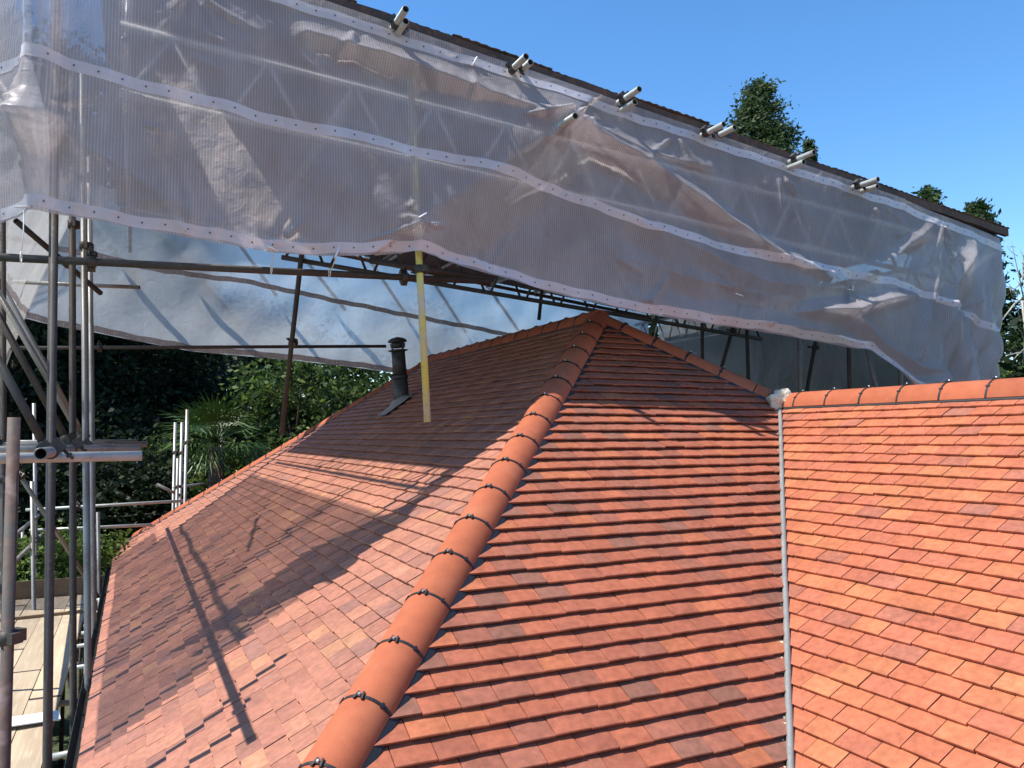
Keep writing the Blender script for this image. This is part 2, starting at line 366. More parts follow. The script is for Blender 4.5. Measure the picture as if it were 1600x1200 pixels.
# hidden slopes: right side and far end
slope('A', (0, RL, 0), (1, 0, 0), (0, CS, -SN), (0, SN, CS), SLEN, ([(1, CS, 0), (-1, CS, 0)], -EX-.2, EX+.2), 0, singles=False)
slope('C', (0, 0, 0), (0, 1, 0), (CS, 0, -SN), (SN, 0, CS), SLEN, ([(-1, CS, RL), (1, CS, 0)], -EX-.2, RL+EX+.2), 0, singles=False)
slope('C', (P, 0, -P*T), (0, 1, 0), (CS, 0, -SN), (SN, 0, CS), (EX-P)/CS, ([(-1, -CS, -P)] if False else [(-1, 0, -P)], -9.2, -P+.1), 0, singles=False)

# ---- ridge and hip tiles
def ridge_geo(ln, wf, h, sag):      # third-round tile: axis x from 0 to ln, crest at z=0
    n = 18; th = .014; vs = []; fs = []
    prof = []
    for k in range(n+1):
        a = -1+2*k/n; ang = a*1.38; rad = wf/math.sin(1.38)
        prof.append((rad*math.sin(ang), rad*math.cos(ang)-rad))
    prof = [(y, z*sag) for y, z in prof]
    for x in (0, .006, ln-.006, ln):
        e = -.002 if x in (0, ln) else 0
        for y, z in prof: vs.append((x, y, z+e))
    m = n+1
    for r_ in range(3):
        for k in range(n): fs.append((r_*m+k, (r_+1)*m+k, (r_+1)*m+k+1, r_*m+k+1))
    o = len(vs)
    for x in (0, ln):
        for y, z in prof: vs.append((x, y*.88, z-th))
    for k in range(n):
        fs.append((o+k, o+k+1, o+m+k+1, o+m+k))
        fs.append((k, k+1, o+k+1, o+k)); fs.append((3*m+k+1, 3*m+k, o+m+k, o+m+k+1))
    fs += [(0, o, o+m, 3*m), (m-1, 3*m+m-1, o+m+m-1, o+m-1)]
    return vs, [f[::-1] for f in fs]
HW = .118; SAG_RIDGE, SAG_HIP = 1.22, 1.0; HSAG = 1
def _crest(y):
    rad = HW/math.sin(1.38); return (math.sqrt(max(rad*rad-y*y, 0))-rad)*HSAG
def build_ridge_parts(sag):
    global HSAG
    me = {}; HSAG = sag
    bb = MB(); vs, fs = ridge_geo(L-.006, HW, 0, HSAG); bb.add(vs, fs, True); me['tile'] = bb.mesh('ridge_tile', MHIP)
    # clip band: thin black strip over the joint
    bb = MB(); n = 18; vs = []; fs = []
    for x in (-.008, .008):
        for k in range(n+1):
            y = HW/math.sin(1.38)*math.sin(1.38*(-1+2*k/n)); z = _crest(y)+.006; vs.append((x*.8, y*1.015, z-.002)); vs.append((x*.8, y, z-.008))
    m = 2*(n+1)
    for k in range(n):
        i = 2*k; fs += [(i, i+2, m+i+2, m+i), (i+1, m+i+1, m+i+3, i+3), (i, i+1, i+3, i+2), (m+i, m+i+2, m+i+3, m+i+1)]
    bb.add(vs, fs)
    me['band'] = bb.mesh('clip_band', MBLK)
    bb = MB()
    for y0 in (-.014, .014):       # the H shaped clamp on the crest
        bb.box((0, y0, .006), (.036, .008, .009), Matrix.Rotation(.22*(1 if y0 > 0 else -1), 4, 'Z'))
    bb.box((0, 0, .005), (.012, .034, .008))
    me['clamp'] = bb.mesh('clamp', MBLK)
    for sd in (-1, 1):             # side clamps
        y = sd*.088; z = _crest(y)+.003; bb = MB()
        bb.box((0, y, z), (.024, .012, .009), Matrix.Rotation(-sd*.8, 4, 'X')); me['side%d' % sd] = bb.mesh('side_clamp', MBLK)
    bb = MB(); bb.tube((0, 0, .009), (0, 0, .018), .0075, 8, .005, hollow=False); me['bolt'] = bb.mesh('bolt', MBOLT)
    return me
RPS = {'hip_tile': build_ridge_parts(SAG_HIP), 'ridge_tile': build_ridge_parts(SAG_RIDGE)}
def lay_ridge(name, a, d, s0, n, first_len=None, h0=.0693, clipfirst=True):
    """tiles run from a + d*(s0+i*L); joints (clips) at those points"""
    RP = RPS[name]; d = Vector(d).normalized(); a = Vector(a)+Vector((0, 0, h0))
    side = Vector((0, 0, 1)).cross(d).normalized(); up = d.cross(side)
    for i in range(n):
        Bm = Matrix((d, side, up)).transposed().to_4x4()
        jit = Matrix.Rotation(RNG.normal(0, .006), 4, 'Z') @ Matrix.Rotation(RNG.normal(0, .008), 4, 'X')
        Mw = Matrix.Translation(a+d*(s0+i*L+.003)+up*RNG.normal(0, .001)) @ Bm @ jit
        t = link(name, RP['tile'], house, Mw)
        Mc = Matrix.Translation(a+d*(s0+i*L)) @ Bm
        for k, nm in (('band', 'clip_band'), ('clamp', 'clamp'), ('side-1', 'side_clamp'), ('side1', 'side_clamp'), ('bolt', 'bolt')): link(nm, RP[k], t, Mc)
H1 = (-1, -1, -T)
lay_ridge('hip_tile', (0, 0, 0), H1, .3114, 17)
lay_ridge('hip_tile', (0, 0, 0), (1, -1, -T), .30, 4)
lay_ridge('hip_tile', (0, RL, 0), (-1, 1, -T), .25, 18)
lay_ridge('hip_tile', (0, RL, 0), (1, 1, -T), .25, 18)
lay_ridge('hip_tile', (P, -P, -P*T), (1, -1, -T), 9.9, 0)
lay_ridge('ridge_tile', (0, 0, 0), (0, 1, 0), .5411-L, 13)
lay_ridge('ridge_tile', (P, -P, -P*T), (0, -1, 0), .2754-.02, 22)
# stub tiles at the junctions: mitred cap on the apex, short ends
def stub(name, a, d, s0, ln, h0=.0693):
    d = Vector(d).normalized(); a = Vector(a)+Vector((0, 0, h0)); side = Vector((0, 0, 1)).cross(d).normalized(); up = d.cross(side)
    bb = MB(); vs, fs = ridge_geo(ln, HW, 0, SAG_HIP if name == 'hip_tile' else SAG_RIDGE); bb.add(vs, fs, True)
    link(name, bb.mesh(name, MHIP), house, Matrix.Translation(a+d*s0) @ Matrix((d, side, up)).transposed().to_4x4())
stub('hip_tile', (0, 0, 0), H1, -.015, .325); stub('hip_tile', (0, 0, 0), (1, -1, -T), -.015, .315); stub('ridge_tile', (0, 0, 0), (0, 1, 0), -.06, .29)
stub('hip_tile', (0, RL, 0), (-1, 1, -T), -.03, .28); stub('hip_tile', (0, RL, 0), (1, 1, -T), -.03, .28)
stub('hip_tile', (0, 0, 0), (1, -1, -T), .30+4*L+.004, .12); stub('ridge_tile', (P, -P, -P*T), (0, -1, 0), .075, .18)
# dark ventilated strip below the hip and ridge tiles
def strip(a, b_, hw=.112, drop=.03):
    a = Vector(a); b_ = Vector(b_); d = (b_-a).normalized(); sd = Vector((0, 0, 1)).cross(d).normalized(); u = d.cross(sd)
    bb = MB(); vs = []
    rg_ = abs(d.z) < .01; hw = hw*.9 if rg_ else hw; sl_ = (T if rg_ else T/math.sqrt(2))*hw; pr = [(-hw*1.22, -sl_*1.22-.02), (-hw*1.22, -sl_*1.22+.026), (-hw*.9, -sl_+.05), (0, .03), (hw*.9, -sl_+.05), (hw*1.22, -sl_*1.22+.026), (hw*1.22, -sl_*1.22-.02), (0, -.05)]
    for p in (a, b_): vs += [p+sd*y+u*z for y, z in pr]
    k = len(pr); bb.add(vs, [(i, (i+1) % k, k+(i+1) % k, k+i) for i in range(k)]+[tuple(range(k))[::-1], tuple(range(k, 2*k))])
    bb.build('hip_membrane', MBLK, house)
strip((0, 0, 0), Vector(H1)*EX); strip((0, 0, 0), Vector((1, -1, -T))*P*.96); strip((0, 0, 0), (0, RL, 0))
strip((0, RL, 0), (-EX, RL+EX, -EX*T)); strip((P, -P-.1, -P*T), (P, -8.5, -P*T)); strip((0, RL, 0), (EX, RL+EX, -EX*T))
# valley bar
bb = MB(); dv = Vector((-1, -1, -T)); a0 = Vector((P, -P, -P*T)); q0 = a0+dv*.07+Vector((0, 0, .03)); q1 = a0+dv*(EX-P+.02)+Vector((0, 0, .03))
pts = []; rr = []
for k in range(26):
    t = k/25; pts.append(q0.lerp(q1, t)+Vector((RNG.normal(0, .0008), RNG.normal(0, .0008), RNG.normal(0, .0006)))); rr.append(.0165)
bb.path(pts, rr, 10)
o = bb.build('valley_bar', MLEAD, house); o['label'] = 'grey lead roll running down the valley'
bb = MB(); sdv = Vector((1, -1, 0)).normalized()
for sd in (-1, 1):
    up_ = Vector((0, 0, 1))
    vs = [q0-up_*.03, q1-up_*.03, q1+sdv*sd*.07+up_*(.07*T/math.sqrt(2)-.028), q0+sdv*sd*.07+up_*(.07*T/math.sqrt(2)-.028)]
    bb.add(vs, [(0, 1, 2, 3)])
bb.build('valley_tray', MUNDER, house)
bb = MB()     # crumbs of bedding mortar beside the bar
for k in range(46):
    t = RNG.random()*.98; p = q0.lerp(q1, t)-sdv*(.02+abs(RNG.normal(0, .006)))+Vector((0, 0, -.005)); s = .004+RNG.random()*.008
    bb.box(p, (s*1.6, s, s), Matrix.Rotation(RNG.random()*3, 4, 'Z') @ Matrix.Rotation(RNG.random()*3, 4, 'X'))
tag(bb.build('mortar_crumbs', MMORT, house), kind='stuff')
def blob(name, c, sz, m, parent, seed, n=14):
    rg = np.random.default_rng(seed); vs = []; fs = []
    ph = rg.random((6, 3))*6; 
    for i in range(n+1):
        for j in range(2*n):
            a = math.pi*i/n; e = math.pi*j/n; v = np.array([math.sin(a)*math.cos(e), math.sin(a)*math.sin(e), math.cos(a)])
            k = 1+.16*math.sin(v[0]*5+ph[0, 0])+.14*math.sin(v[1]*6+ph[1, 0])+.12*math.sin(v[2]*7+v[0]*4+ph[2, 0])+rg.normal(0, .025)
            vs.append(Vector(c)+Vector(v*k*np.array(sz)))
    for i in range(n):
        for j in range(2*n): q = (j+1) % (2*n); fs.append((i*2*n+j, (i+1)*2*n+j, (i+1)*2*n+q, i*2*n+q))
    bb = MB(); bb.add(vs, fs, True); return bb.build(name, m, parent)
o = blob('mortar_bedding', a0+Vector((-.075, -.10, .0)), (.125, .075, .095), MMORT, house, 3); o['label'] = 'cream mortar patch where hip, ridge and valley meet'
# gutter along the left eave and its brackets
GX = -EX-.055; GZ = EZ-.045
bb = MB(); n = 10; vs = []; fs = []
for y in (-EX+.2, RL+EX):
    for rad in (.056, .052):
        for k in range(n+1): a = math.pi+math.pi*k/n; vs.append((GX+rad*math.cos(a), y, GZ+rad*math.sin(a)))
m = n+1
for k in range(n):
    fs += [(k, k+1, 2*m+k+1, 2*m+k), (m+k, 3*m+k, 3*m+k+1, m+k+1)]
fs += [(0, 2*m, 3*m, m), (n, m+n, 3*m+n, 2*m+n)]
bb.add(vs, fs, True); bb.build('gutter', MBLK, house)
bb = MB(); bb.box((-EX+.02, RL/2, EZ-.12), (.03, RL+2*EX-.1, .22)); bb.build('fascia', MBLK, house)

# ------------------------------------------------------------------ flue on the left slope
fb = np.array([-.97, 2.69, -.97*T])
flue = empty('flue_pipe', tuple(fb)); tag(flue, 'black metal flue pipe with cowl standing on the shaded roof slope', 'flue')
fb = Vector(fb); ax = Vector((-.085, 0, 1)).normalized()
bb = MB(); bb.tube(fb-ax*.12, fb+ax*.32, .088, 24, .085, hollow=False); bb.build('lower_pipe', MFLUE, flue)
bb = MB(); bb.tube(fb+ax*.3, fb+ax*.335, .093, 24, .093, hollow=False); bb.build('joint_collar', MFLUE, flue)
bb = MB(); bb.tube(fb+ax*.33, fb+ax*.62, .081, 24, .078, hollow=False); bb.build('upper_pipe', MFLUE, flue)
bb = MB(); bb.tube(fb+ax*.615, fb+ax*.63, .09, 24, .122, hollow=False); bb.tube(fb+ax*.63, fb+ax*.64, .122, 24, .08, hollow=False); bb.build('storm_collar', MFLUE, flue)
bb = MB(); bb.tube(fb+ax*.66, fb+ax*.71, .082, 24, .088, hollow=False); bb.build('cowl_ring', MFLUE, flue)
for k in range(4):
    a = k*math.pi/2+.5; dd = Vector((math.cos(a), math.sin(a), 0))*.083
    bb = MB(); bb.box(fb+ax*.69+dd, (.016, .016, .14)); bb.build('cowl_bracket', MFLUE, flue)
bb = MB(); pr = [(.725, .108), (.735, .112), (.755, .1), (.772, .065), (.782, .026), (.785, .004)]
for (h0_, r0), (h1_, r1) in zip(pr[:-1], pr[1:]): bb.tube(fb+ax*h0_, fb+ax*h1_, r0, 24, r1, hollow=False)
bb.build('cowl_cap', MFLUE, flue)
bb = MB(); NA = Vector((-SN, 0, CS)); SA = Vector((-CS, 0, -SN)); UA = Vector((0, 1, 0)); vs = []; fs = []
for i in range(9):
    for j in range(9):
        u = -.16+.32*i/8; s = -.14+.42*j/8; rr_ = math.hypot(u, s); h = .042+max(0, .05*(1-max(0, rr_-.09)/.07))+RNG.normal(0, .0025)
        vs.append(fb+UA*u+SA*s+NA*h)
for i in range(8):
    for j in range(8): fs.append((i*9+j, (i+1)*9+j, (i+1)*9+j+1, i*9+j+1))
bb.add(vs, fs, True); bb.build('flashing', MFLASH, flue)

# ------------------------------------------------------------------ scaffold tubes
TR = .02415
def coupler(p, d, tube_obj):
    d = Vector(d).normalized(); p = Vector(p); x = d.orthogonal().normalized(); y = d.cross(x)
    m3 = Matrix((x, y, d)).transposed().to_4x4()
    bb = MB(); bb.tube(p-d*.028, p+d*.028, .033, 12, hollow=False)
    bb.box(p+x*.045, (.035, .06, .05), m3); bb.box(p-y*.042, (.05, .03, .045), m3)
    bb.tube(p+x*.04+y*.02, p+x*.04+y*.085, .008, 6, hollow=False); bb.tube(p+x*.04+y*.055, p+x*.04+y*.068, .015, 6, hollow=False)
    bb.build('coupler', MCOUP, tube_obj)
def tube(a, b_, label, m=None, group=None, coup=(), r=TR, name='scaffold_tube', cat='scaffold tube'):
    a = Vector(a); b_ = Vector(b_); root = empty(name, tuple(a if a.z < b_.z else b_))
    tag(root, label, cat, group)
    bb = MB(); bb.tube(a, b_, r, 16); bb.build('pipe', m or MGAL, root)
    for t in coup: coupler(a.lerp(b_, t), b_-a, root)
    return root
def down(top, bot, z=GROUND+.02):
    top = Vector(top); bot = Vector(bot); t = (z-top.z)/(bot.z-top.z); return top.lerp(bot, t)
# inner row of standards beside the left eave
def std(pt, pb, dep, ztop, label, m=MGAL, coup=()):
    a = Vector(at_depth(*pt, dep)); b_ = Vector(at_depth(*pb, dep)); b_ = Vector((b_.x, a.y, b_.z)); d = (a-b_).normalized()
    top = a+d*((ztop-a.z)/d.z); tube(down(a, b_), top, label, m, 'scaffold standards by the left eave', coup)
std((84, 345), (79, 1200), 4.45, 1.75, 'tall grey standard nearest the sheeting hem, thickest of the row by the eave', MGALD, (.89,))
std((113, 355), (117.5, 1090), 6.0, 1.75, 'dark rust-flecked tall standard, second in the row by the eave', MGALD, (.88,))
std((131, 357), (139, 1000), 5.9, 1.75, 'tall standard with pale left side, third in the row by the eave', MGAL, (.915, .86))
std((141, 430), (147.5, 920), 7.6, 1.7, 'thin tall standard farthest along the row by the eave', MGAL, (.9,))
o = tube(at_depth(24, 1210, 3.25)+np.array([0, 0, -5.0]), at_depth(22, 652, 3.25), 'short paint-splashed standard closest to the camera at the left edge', MRUSTT, 'scaffold standards by the left eave', (.86,))
# stub standards at the far end of the deck
tube(down(at_depth(154, 800, 10.6), at_depth(156, 940, 10.6)), at_depth(153, 800, 10.6), 'short standard with cut top at far end of the deck beside the eave', MGAL, 'scaffold standards by the left eave', (.5,))
tube(down(at_depth(53, 630, 11.2), at_depth(57, 890, 11.2)), at_depth(53, 630, 11.2), 'thin outer standard at far left corner of the deck', MGAL, 'outer scaffold standards', (.7,))
tube(down(at_depth(50, 755, 9.6), at_depth(53, 960, 9.6)), at_depth(50, 752, 9.6), 'short outer standard in front of the far left corner one', MGAL, 'outer scaffold standards', (.6,))
tube(down(at_depth(5, 700, 6.5), at_depth(6, 1000, 6.5)), at_depth(4, 340, 6.5), 'outer standard at the very left edge of the picture', MGALD, 'outer scaffold standards', (.75,))
tube(down(at_depth(35, 830, 13.2), at_depth(36, 900, 13.2)), at_depth(35, 825, 13.2), 'low pale post beyond the left end of the deck', MGAL, 'outer scaffold standards')
# ledgers
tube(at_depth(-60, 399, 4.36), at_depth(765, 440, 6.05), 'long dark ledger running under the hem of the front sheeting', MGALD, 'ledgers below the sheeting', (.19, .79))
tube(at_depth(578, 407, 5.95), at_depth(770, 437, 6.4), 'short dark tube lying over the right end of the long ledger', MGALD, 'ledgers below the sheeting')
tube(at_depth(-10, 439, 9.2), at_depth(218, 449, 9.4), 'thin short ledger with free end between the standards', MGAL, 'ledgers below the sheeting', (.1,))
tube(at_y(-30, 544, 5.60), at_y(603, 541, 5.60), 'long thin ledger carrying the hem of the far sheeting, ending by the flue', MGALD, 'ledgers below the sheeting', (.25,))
# transoms poking past the standards
tube((-5.3, at_depth(222, 712, 3.77)[1], at_depth(222, 712, 3.77)[2]-.01), at_depth(222, 712, 3.77), 'thick shiny transom with free end, nearest of the four stacked at mid height', MGALL, 'transoms poking towards the roof', (.28,))
tube((-5.3, at_depth(219, 700, 5.6)[1], at_depth(219, 700, 5.6)[2]), at_depth(219, 700, 5.6), 'transom just behind the thick shiny one', MGAL, 'transoms poking towards the roof', (.3,))
tube((-5.3, at_depth(230, 694, 6.6)[1], at_depth(230, 694, 6.6)[2]), at_depth(230, 694, 6.6), 'transom reaching farthest to the right of the four stacked', MGAL, 'transoms poking towards the roof', (.35,))
tube((-5.3, at_depth(215, 690, 8.6)[1], at_depth(215, 690, 8.6)[2]), at_depth(215, 690, 8.6), 'thinnest and farthest transom of the four stacked', MGAL, 'transoms poking towards the roof')
tube((-4.09, -2.36, -1.13), (-4.11, 6.3, -1.15), 'long eye level ledger under the four stacked transoms, seen end on', MGAL, 'ledgers below the sheeting', (.05, .2, .35))
# raking braces between outer and inner rows
for (p0, p1, dep, lab, mm) in [((0, 568), (73, 702), 4.6, 'thick raking brace nearest of the four parallel ones', MGALD), ((-2, 495), (108, 694), 5.7, 'second raking brace of the four parallel ones', MGALD),
                           ((-2, 458), (133, 694), 6.5, 'third raking brace of the four parallel ones', MGAL), ((3, 445), (131, 682), 7.9, 'farthest and thinnest raking brace of the four parallel ones', MGAL)]:
    a = Vector(at_depth(*p1, dep)); q = Vector(at_depth(*p0, dep)); q = Vector(at_y(p0[0], p0[1], a.y)); d = (q-a)
    tube(a, a+d*1.12, lab, mm, 'raking braces at the left', (.04,))
tube(at_depth(28, 738, 8.6), at_depth(158, 940, 10.2), 'long thin brace descending along the deck to the far standard', MGAL, 'raking braces at the left', (.02, .97))
tube(at_depth(25, 345, 6.2), at_depth(157, 458, 7.4), 'upper diagonal brace crossing behind the tall standards to a cut end', MGALD, 'raking braces at the left', (.55,))
# guard rails along the outer side and across the far end
def rail(p0, p1, d0, d1, lab, m=MGAL, coup=()): tube(at_depth(*p0, d0), at_depth(*p1, d1), lab, m, 'guard rails round the deck', coup)
rail((-60, 905), (66, 801), 5.6, 12.2, 'upper outer guard rail running along the deck', MGAL, (.9,))
rail((-60, 960), (66, 835), 5.4, 11.4, 'lower outer guard rail running along the deck', MGAL, (.85,))
rail((40, 797), (296, 782), 11.6, 12.6, 'upper guard rail across the far end of the deck', MGALL, (.3,))
rail((46, 829), (238, 820), 11.2, 12.0, 'lower guard rail across the far end of the deck', MGALL)
rail((60, 816), (270, 801), 15, 16, 'thin distant rail between the two end guard rails', MGAL)
rail((272, 762), (352, 752), 12.9, 15.2, 'short rail tying the cluster of far posts to the lone post', MGAL)
rail((245, 757), (281, 774), 12.5, 12.8, 'short slanting tube end beside the cluster of far posts', MGAL)
for (x, yt, dep, lab) in [(274, 660, 13.0, 'leftmost post of the far cluster behind the roof edge'), (278, 716, 12.6, 'shortest post of the far cluster behind the roof edge'), (284.5, 660, 12.9, 'middle post of the far cluster behind the roof edge'),
                          (292.5, 640, 12.2, 'tallest post of the far cluster behind the roof edge'), (347, 648, 16.5, 'lone thin post in front of the palm')]:
    t_ = at_depth(x, yt, dep); tube((t_[0], t_[1], GROUND+.02), t_, lab, MGAL, 'posts beyond the far roof edge', (.93,))
# tubes hanging below the temporary roof
tube(at_depth(668, 660, 5.25), at_y(640, 120, -.80), 'yellow painted tube hanging below the sheeting with a cut lower end', MYEL, None, (.43,))
tube(at_depth(440, 678, 8.3), at_depth(474, 372, 7.25), 'slanting thin tube hanging free left of the flue', MGALD, None, (.5,))
tube(at_depth(842, 500, 10.3), at_depth(848, 440, 10.3), 'short dark drop tube just behind the main ridge', MGALD, None)

# ------------------------------------------------------------------ temporary roof
def ztin(x): return 1.86-.104*(x+2.7)
YF, YB, XL, XRR = -.905, 5.6, -4.02, 4.66
troof = empty('temporary_roof', (XL, YF, ztin(XL))); tag(troof, 'rusty corrugated tin temporary roof above the tiled roof', 'temporary roof')
x = XL; k = 0
while x < XRR-.01:
    x1 = min(x+.76, XRR); bb = MB(); nn = 40; vs = []; fs = []
    for i in range(nn+1):
        xx = x-.03+(x1-x+.06)*i/nn; z = ztin(xx)+.055+.0035*math.sin(2*math.pi*xx/.076)+(k % 2)*.006+.004*math.sin(xx*3.1)
        e = RNG.normal(0, .003)
        for y in (YF-.012+(k*37 % 5)*.006+e, YB): vs += [(xx, y, z), (xx, y, z-.004)]
    for i in range(nn):
        a = 4*i; fs += [(a, a+4, a+6, a+2), (a+1, a+3, a+7, a+5), (a, a+1, a+5, a+4), (a+2, a+6, a+7, a+3)]
    bb.add(vs, fs, True); bb.build('tin_sheet', MRUST, troof); x = x1; k += 1
bb = MB(); n = 60; vs = []; fs = []       # front edge timber
for i in range(n+1):
    xx = XL+(XRR-XL)*i/n; z = ztin(xx); e = .004*math.sin(i*1.7)+.003*math.sin(i*.6)
    vs += [(xx, YF, z-.03+e), (xx, YF, z+.046+e), (xx, YF+.045, z+.046), (xx, YF+.045, z-.03)]
for i in range(n):
    for j in range(4): fs.append((4*i+j, 4*i+4+j, 4*i+4+(j+1) % 4, 4*i+(j+1) % 4))
fs += [(0, 1, 2, 3), (4*n+3, 4*n+2, 4*n+1, 4*n)]
bb.add(vs, fs); bb.build('edge_board', MRUST, troof)
for y in (YB-.06,):
    bb = MB(); bb.tube((XL, y, ztin(XL)-.02), (XRR, y, ztin(XRR)-.02), .03, 10, hollow=False); bb.build('back_purlin', MRUST, troof)
PAIRS = [((634, 14), (634, 33), 'above the fold left of centre'), ((822, 88), (829, 97), 'second from the left'), ((999, 139), (992, 159), 'third from the left'),
         ((1131, 194), (1148, 199), 'beside the conifer top'), ((1272, 238), (1256, 253), 'right of the conifer top'), ((1372, 280), (1371, 291), 'farthest right pair')]
for (p0, p1, lab) in PAIRS:
    for q, (pp, yy, mm, wd) in enumerate([(p0, -1.2, MGALL, 'longer'), (p1, -1.10, MGALL, 'shorter')]):
        a = Vector(at_y(*pp, yy)); zt = ztin(a.x)+.095
        tube(a, (a.x, YB+.1, a.z+.10), f'{wd} tube end poking over the tin roof edge, {lab}', mm, 'tube ends along the tin roof edge', (.03,))
tube(at_y(899, 181, -1.36), at_y(884, 189, -1.12)+np.array([-.02, 1.3, .03]), 'single tube end poking out through the middle of the front sheeting', MGALL, None)
tube((3.2, -.78, ztin(3.2)+.02), (4.76, -.76, ztin(4.7)-.02), 'dark tube end sticking out past the right corner of the tin roof', MGALD, 'tubes at the right corner of the tin roof', (.9,))
tube((3.2, -.70, ztin(3.2)+.14), (4.66, -.68, ztin(4.6)+.10), 'upper tube with white tied cap at the right corner of the tin roof', MGALD, 'tubes at the right corner of the tin roof', (.93,))

def lattice(a, b_, depth, axis, label, m, group=None, step=.3, r=.0242, rl=.013, ph=0):
    a = Vector(a); b_ = Vector(b_); ax_ = Vector(axis).normalized()*depth; root = empty('lattice_beam', tuple(a)); tag(root, label, 'lattice beam', group)
    bb = MB(); bb.tube(a, b_, r, 10); bb.build('bottom_chord', m, root)
    bb = MB(); bb.tube(a+ax_, b_+ax_, r, 10); bb.build('top_chord', m, root)
    n = int((b_-a).length/step); 
    for i in range(n):
        p = a.lerp(b_, (i+.08)/n); q = a.lerp(b_, (i+.5)/n)+ax_; s = a.lerp(b_, (i+.92)/n)
        for e0, e1 in ((p, q), (q, s)):
            bb = MB(); bb.tube(e0, e1, rl, 6, hollow=False); bb.build('lacing_bar', m, root)
    return root
la, lb = at_y(440, 402, 1.5), at_y(1190, 530, 1.5)
lattice(la, lb, .40, (0, 0, 1), 'dark lattice beam crossing above the main ridge', MGALD, step=.42)
lattice((4.25, -.7, .43), (4.25, 5.4, .50), .40, (-.06, 0, 1), 'pale aluminium lattice beam along the right side behind the hip', MALU, step=.42)
lattice((XL+.15, -.75, ztin(XL)-.62), (XL+.15, 5.3, ztin(XL)-.62), .52, (0, 0, 1), 'lattice beam under the left edge of the tin roof', MALU, step=.5)
lattice((-3.9, -.80, 1.02), (4.2, -.80, .50), .42, (0, 0, 1), 'lattice beam seen faintly through the front sheeting', MPALE, step=.55)
# posts behind the right hip
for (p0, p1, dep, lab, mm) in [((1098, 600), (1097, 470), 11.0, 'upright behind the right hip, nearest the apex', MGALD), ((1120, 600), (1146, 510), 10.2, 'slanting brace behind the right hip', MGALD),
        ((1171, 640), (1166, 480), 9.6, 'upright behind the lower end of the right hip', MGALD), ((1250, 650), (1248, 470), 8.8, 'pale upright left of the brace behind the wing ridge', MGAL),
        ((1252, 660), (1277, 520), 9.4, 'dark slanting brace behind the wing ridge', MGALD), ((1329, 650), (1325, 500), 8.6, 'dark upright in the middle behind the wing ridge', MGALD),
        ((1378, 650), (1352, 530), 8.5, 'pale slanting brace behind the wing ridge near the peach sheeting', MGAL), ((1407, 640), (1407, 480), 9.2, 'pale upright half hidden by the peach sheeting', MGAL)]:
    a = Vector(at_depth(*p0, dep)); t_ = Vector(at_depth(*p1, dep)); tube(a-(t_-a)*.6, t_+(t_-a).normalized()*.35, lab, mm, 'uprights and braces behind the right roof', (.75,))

# ------------------------------------------------------------------ sheeting
def interp(pts, Y=-.9):
    q = sorted([(at_y(px, py, Y)[0], at_y(px, py, Y)[2]) for px, py in pts]); xs = np.array([p[0] for p in q]); zs = np.array([p[1] for p in q])
    return lambda a: np.interp(a, xs, zs)
zhem = interp([(-60, 336), (0, 335), (60, 331), (150, 346), (300, 374), (400, 391), (500, 402), (560, 404), (610, 400), (650, 398), (690, 411), (800, 441), (900, 468), (1000, 490), (1100, 507), (1200, 522), (1300, 540), (1350, 549), (1385, 580), (1410, 603), (1450, 640), (1530, 650), (1560, 640)])
def ztop(a): return np.where(a > 3.0, np.interp(a, [3.0, 3.4, 3.8, 4.3, 4.7, 5.4], [ztin(3.0)-.03, 1.17, 1.12, 1.05, .98, .93]), 1.86-.104*(a+2.7)-.02)
PLAN_A = [-6.0, -4.9, -4.28, 3.0, 3.8, 4.5, 4.85, 5.4]
PLAN_X = [-5.65, -4.78, -4.28, 3.0, 3.8, 4.5, 4.80, 4.95]
PLAN_Y = [.32, -.48, -.92, -.92, -.92, -.91, -.72, -.2]
def seg_field(X, Z, pts, amps, wids, sharp=1.0):
    m_ = max(wids); qx = [p[0] for p in pts]; qz = [p[1] for p in pts]
    sel = (X > min(qx)-m_) & (X < max(qx)+m_) & (Z > min(qz)-m_) & (Z < max(qz)+m_)
    full = np.zeros_like(X)
    if not sel.any(): return full
    X = X[sel]; Z = Z[sel]
    best = np.zeros_like(X)
    for (p, q, a0_, a1_, w0, w1) in zip(pts[:-1], pts[1:], amps[:-1], amps[1:], wids[:-1], wids[1:]):
        d = np.array(q)-np.array(p); L2 = d@d
        t = np.clip(((X-p[0])*d[0]+(Z-p[1])*d[1])/L2, 0, 1)
        dist = np.hypot(X-p[0]-t*d[0], Z-p[1]-t*d[1]); ww = w0+(w1-w0)*t; am = a0_+(a1_-a0_)*t
        k = np.clip(1-dist/ww, 0, 1); h = am*(k**sharp if sharp != 1 else k)*(.55+.45*k)
        best = np.where(np.abs(h) > np.abs(best), h, best)
    full[sel] = best
    return full
def W(*pts): return [(at_y(x, y, -.9)[0], at_y(x, y, -.9)[2]) for x, y in pts]
